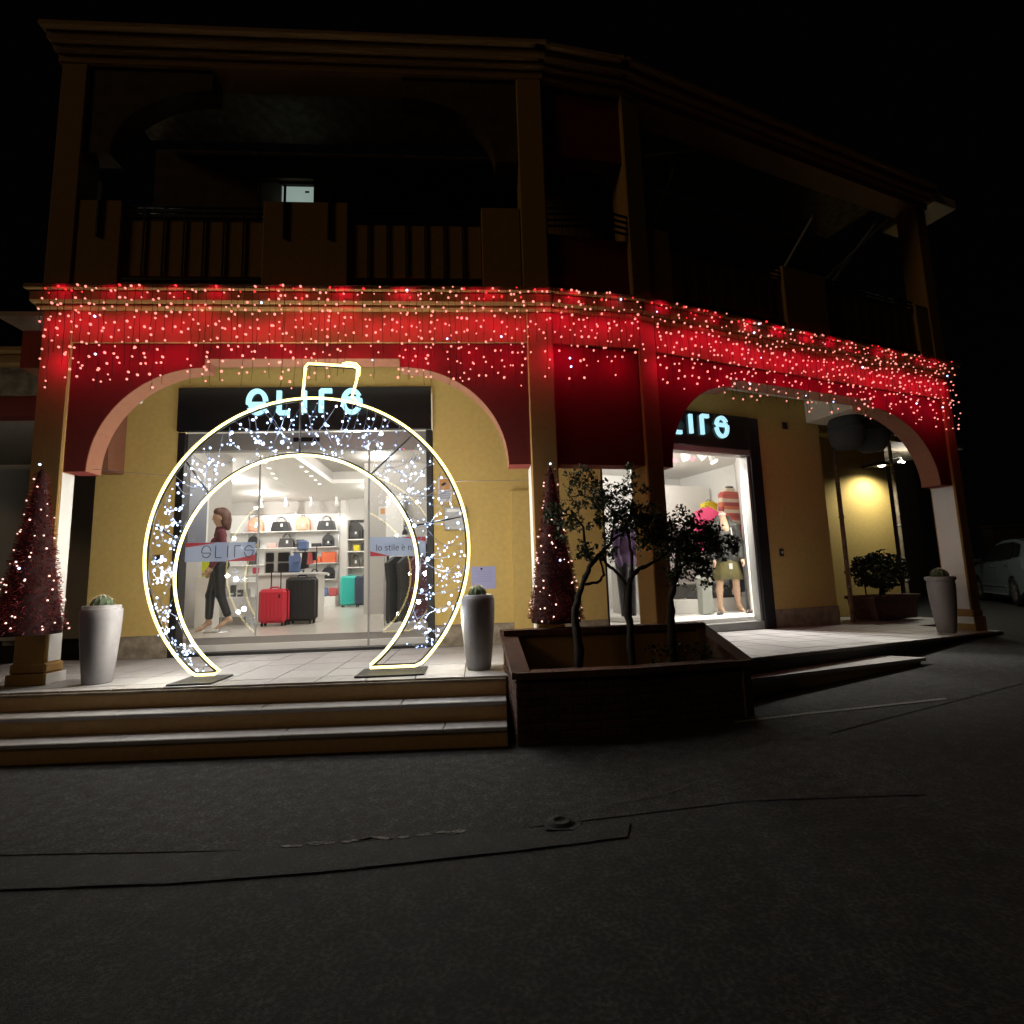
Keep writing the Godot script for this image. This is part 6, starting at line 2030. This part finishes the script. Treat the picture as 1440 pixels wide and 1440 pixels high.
	tube(st, [bx * Vector3(0, 0.4, 0), bx * Vector3(0.03, 0.6, 0), bx * Vector3(0.0, 0.8, 0.02)], [0.05, 0.04, 0.03], 8)
	part(t, "stem", st, mats["bark"])
	for s in [-0.5, 0.48]:
		st = new_st()
		tube(st, [bx * Vector3(s, 0.4, 0.05), bx * Vector3(s * 1.05, 0.95, 0.05)], 0.012, 6)
		part(t, "stake", st, mats["bark"])
	st = new_st()
	for i in 5200:
		var d := Vector3(R(-1, 1), R(-1, 1), R(-1, 1))
		if d.length() > 1.0 or d.length() < 0.3:
			continue
		var lump := 0.86 + 0.14 * sin(d.x * 7.0 + 1.0) * cos(d.y * 6.0) + 0.08 * sin(d.z * 9.0)
		leaf(st, bx * (Vector3(0, 0.85, 0) + d.normalized() * pow(d.length(), 0.5) * lump * Vector3(0.66, 0.37, 0.4)), R(0.05, 0.08))
	part(t, "crown", st, mats["leaf dark"])
	# brown wall far right, behind the car
	t = thing("boundary_wall", "low brown wall behind the parked car at the right edge", "wall", Transform3D(I.basis, Vector3(17.5, -0.1, -17)))
	boxpart(t, "masonry", Vector3(15.5, -0.3, -17.4), Vector3(24.0, 2.0, -17.0), mats["bark"], I)
	boxpart(t, "cap", Vector3(15.45, 2.0, -17.45), Vector3(24.0, 2.08, -16.95), mats["bark"], I)

# ---------------------------------------------------------------- parked car
func car() -> void:
	var g := -0.10
	# x points to the nose, z to the side we see
	var dir := Vector3(sin(deg_to_rad(28.0)), 0, -cos(deg_to_rad(28.0)))
	var b := Basis(dir, Vector3.UP, Vector3(-dir.z, 0, dir.x) * -1.0)
	b = Basis(dir, Vector3.UP, dir.cross(Vector3.UP))
	var xf := Transform3D(b, Vector3(12.26, g, -12.42))
	var paint := mat("car paint", Color(0.20, 0.25, 0.275), 0.3, {"metal": 0.3, "coat": 1.0})
	var dark := mat("car glass", Color(0.012, 0.014, 0.015), 0.06)
	var t := thing("parked_car", "grey-blue hatchback car parked at the right edge beyond the last pillar", "car", xf)
	var W := 0.84
	var arch_pts := func(cx: float, r: float) -> PackedVector2Array:
		var o := PackedVector2Array()
		for i in 11:
			var a := PI * i / 10
			o.append(Vector2(cx - cos(a) * r, 0.30 + sin(a) * r))
		return o
	var lower := PackedVector2Array([Vector2(-1.92, 0.34), Vector2(-1.66, 0.24)])
	lower.append_array(arch_pts.call(-1.28, 0.36))
	lower.append_array(PackedVector2Array([Vector2(-0.88, 0.22), Vector2(0.86, 0.22)]))
	lower.append_array(arch_pts.call(1.24, 0.36))
	lower.append_array(PackedVector2Array([Vector2(1.64, 0.24), Vector2(1.96, 0.34), Vector2(2.02, 0.55), Vector2(1.95, 0.72), Vector2(1.55, 0.86), Vector2(1.0, 0.93), Vector2(0.5, 0.93), Vector2(-1.3, 1.01), Vector2(-1.86, 1.02), Vector2(-1.98, 0.8), Vector2(-2.0, 0.5)]))
	var st := new_st()
	prism(st, lower, -W, W)
	part(t, "body", st, paint, xf)
	# greenhouse narrows to the roof
	st = new_st()
	st.set_smooth_group(-1)
	var prof := [[1.02, 0.925, 0.78], [0.35, 1.40, 0.60], [-0.1, 1.47, 0.58], [-0.9, 1.47, 0.58], [-1.5, 1.38, 0.60], [-1.88, 1.01, 0.76]]
	for i in prof.size() - 1:
		var p: Array = prof[i]
		var q: Array = prof[i + 1]
		quad(st, Vector3(p[0], p[1], -p[2]), Vector3(q[0], q[1], -q[2]), Vector3(q[0], q[1], q[2]), Vector3(p[0], p[1], p[2]))
	for s in [-1.0, 1.0]:
		for i in prof.size() - 1:
			var p: Array = prof[i]
			var q: Array = prof[i + 1]
			quad(st, Vector3(p[0], p[1], s * p[2]), Vector3(q[0], q[1], s * q[2]), Vector3(q[0], 0.93, s * 0.8), Vector3(p[0], 0.93, s * 0.8))
	part(t, "roof", st, paint, xf)
	# side windows lie on the sloping side
	for s in [-1.0, 1.0]:
		for wn in [[[0.86, 0.99], [0.30, 1.36], [-0.18, 1.40], [-0.18, 1.0]], [[-0.26, 1.0], [-0.26, 1.40], [-0.95, 1.40], [-1.12, 1.03]], [[-1.2, 1.04], [-1.03, 1.39], [-1.36, 1.34], [-1.56, 1.08]]]:
			st = new_st()
			var c := []
			for k in 2:
				for v in wn:
					c.append(Vector3(v[0], v[1], s * (0.815 - (v[1] - 0.93) * 0.42 + 0.012 * k)))
			quad(st, c[4], c[5], c[6], c[7])
			for k in 4:
				quad(st, c[k], c[(k + 1) % 4], c[4 + (k + 1) % 4], c[4 + k])
			part(t, "window", st, dark, xf)
		for hx in [-0.02, -0.95]:
			st = new_st()
			cbox(st, Vector3(hx - 0.02, 0.87 - hx * 0.03, s * (W + 0.012)), Vector3(0.17, 0.03, 0.03), 0.01)
			part(t, "door_handle", st, mats["steel"], xf)
		for hx in [0.88, -0.22, -1.12]:
			st = new_st()
			box(st, Vector3(hx - 0.004, 0.36, s * (W + 0.0005)), Vector3(hx + 0.004, 0.95, s * (W + 0.003)), 0.0)
			part(t, "door_seam", st, mats["black metal"], xf)
		st = new_st()
		cbox(st, Vector3(0.66, 1.0, s * (W + 0.08)), Vector3(0.14, 0.13, 0.2), 0.04)
		part(t, "wing_mirror", st, mats["black metal"], xf)
		st = new_st()
		box(st, Vector3(-0.86, 0.40, s * W), Vector3(0.86, 0.44, s * (W + 0.015)), 0.004)
		part(t, "rubbing_strip", st, paint, xf)
		st = new_st()
		box(st, Vector3(-0.88, 0.215, s * (W - 0.05)), Vector3(0.86, 0.25, s * (W + 0.012)), 0.004)
		part(t, "sill", st, mats["grey metal"], xf)
		for wx in [1.24, -1.28]:
			st = new_st()
			var wf := xf * Transform3D(Basis(Vector3.RIGHT, PI / 2 * s), Vector3(wx, 0.31, s * (W - 0.1)))
			lathe(st, [Vector2(0.2, -0.1), Vector2(0.30, -0.1), Vector2(0.31, -0.06), Vector2(0.31, 0.06), Vector2(0.295, 0.095), Vector2(0.21, 0.1)], 28, Vector3.ZERO, wf)
			var wh := part(t, "wheel", st, mats["black metal"])
			st = new_st()
			lathe(st, [Vector2(0.0, 0.075), Vector2(0.05, 0.08), Vector2(0.055, 0.06)], 16, Vector3.ZERO, wf)
			lathe(st, [Vector2(0.175, 0.085), Vector2(0.21, 0.098), Vector2(0.212, 0.06), Vector2(0.175, 0.05)], 28, Vector3.ZERO, wf)
			for k in 7:
				var a := TAU * k / 7
				box(st, Vector3(0.04, 0.055, -0.022), Vector3(0.19, 0.085, 0.022), 0.006, wf * Transform3D(Basis(Vector3.UP, a), Vector3.ZERO))
			part(wh, "rim", st, mats["steel"])
	for s in [-1.0, 1.0]:
		st = new_st()
		cbox(st, Vector3(1.93, 0.66, s * 0.6), Vector3(0.16, 0.14, 0.34), 0.04)
		part(t, "headlight", st, mats["shelf white"], xf)
		st = new_st()
		cbox(st, Vector3(-1.93, 0.84, s * 0.68), Vector3(0.1, 0.26, 0.2), 0.03)
		part(t, "tail_light", st, mats["decal red"], xf)
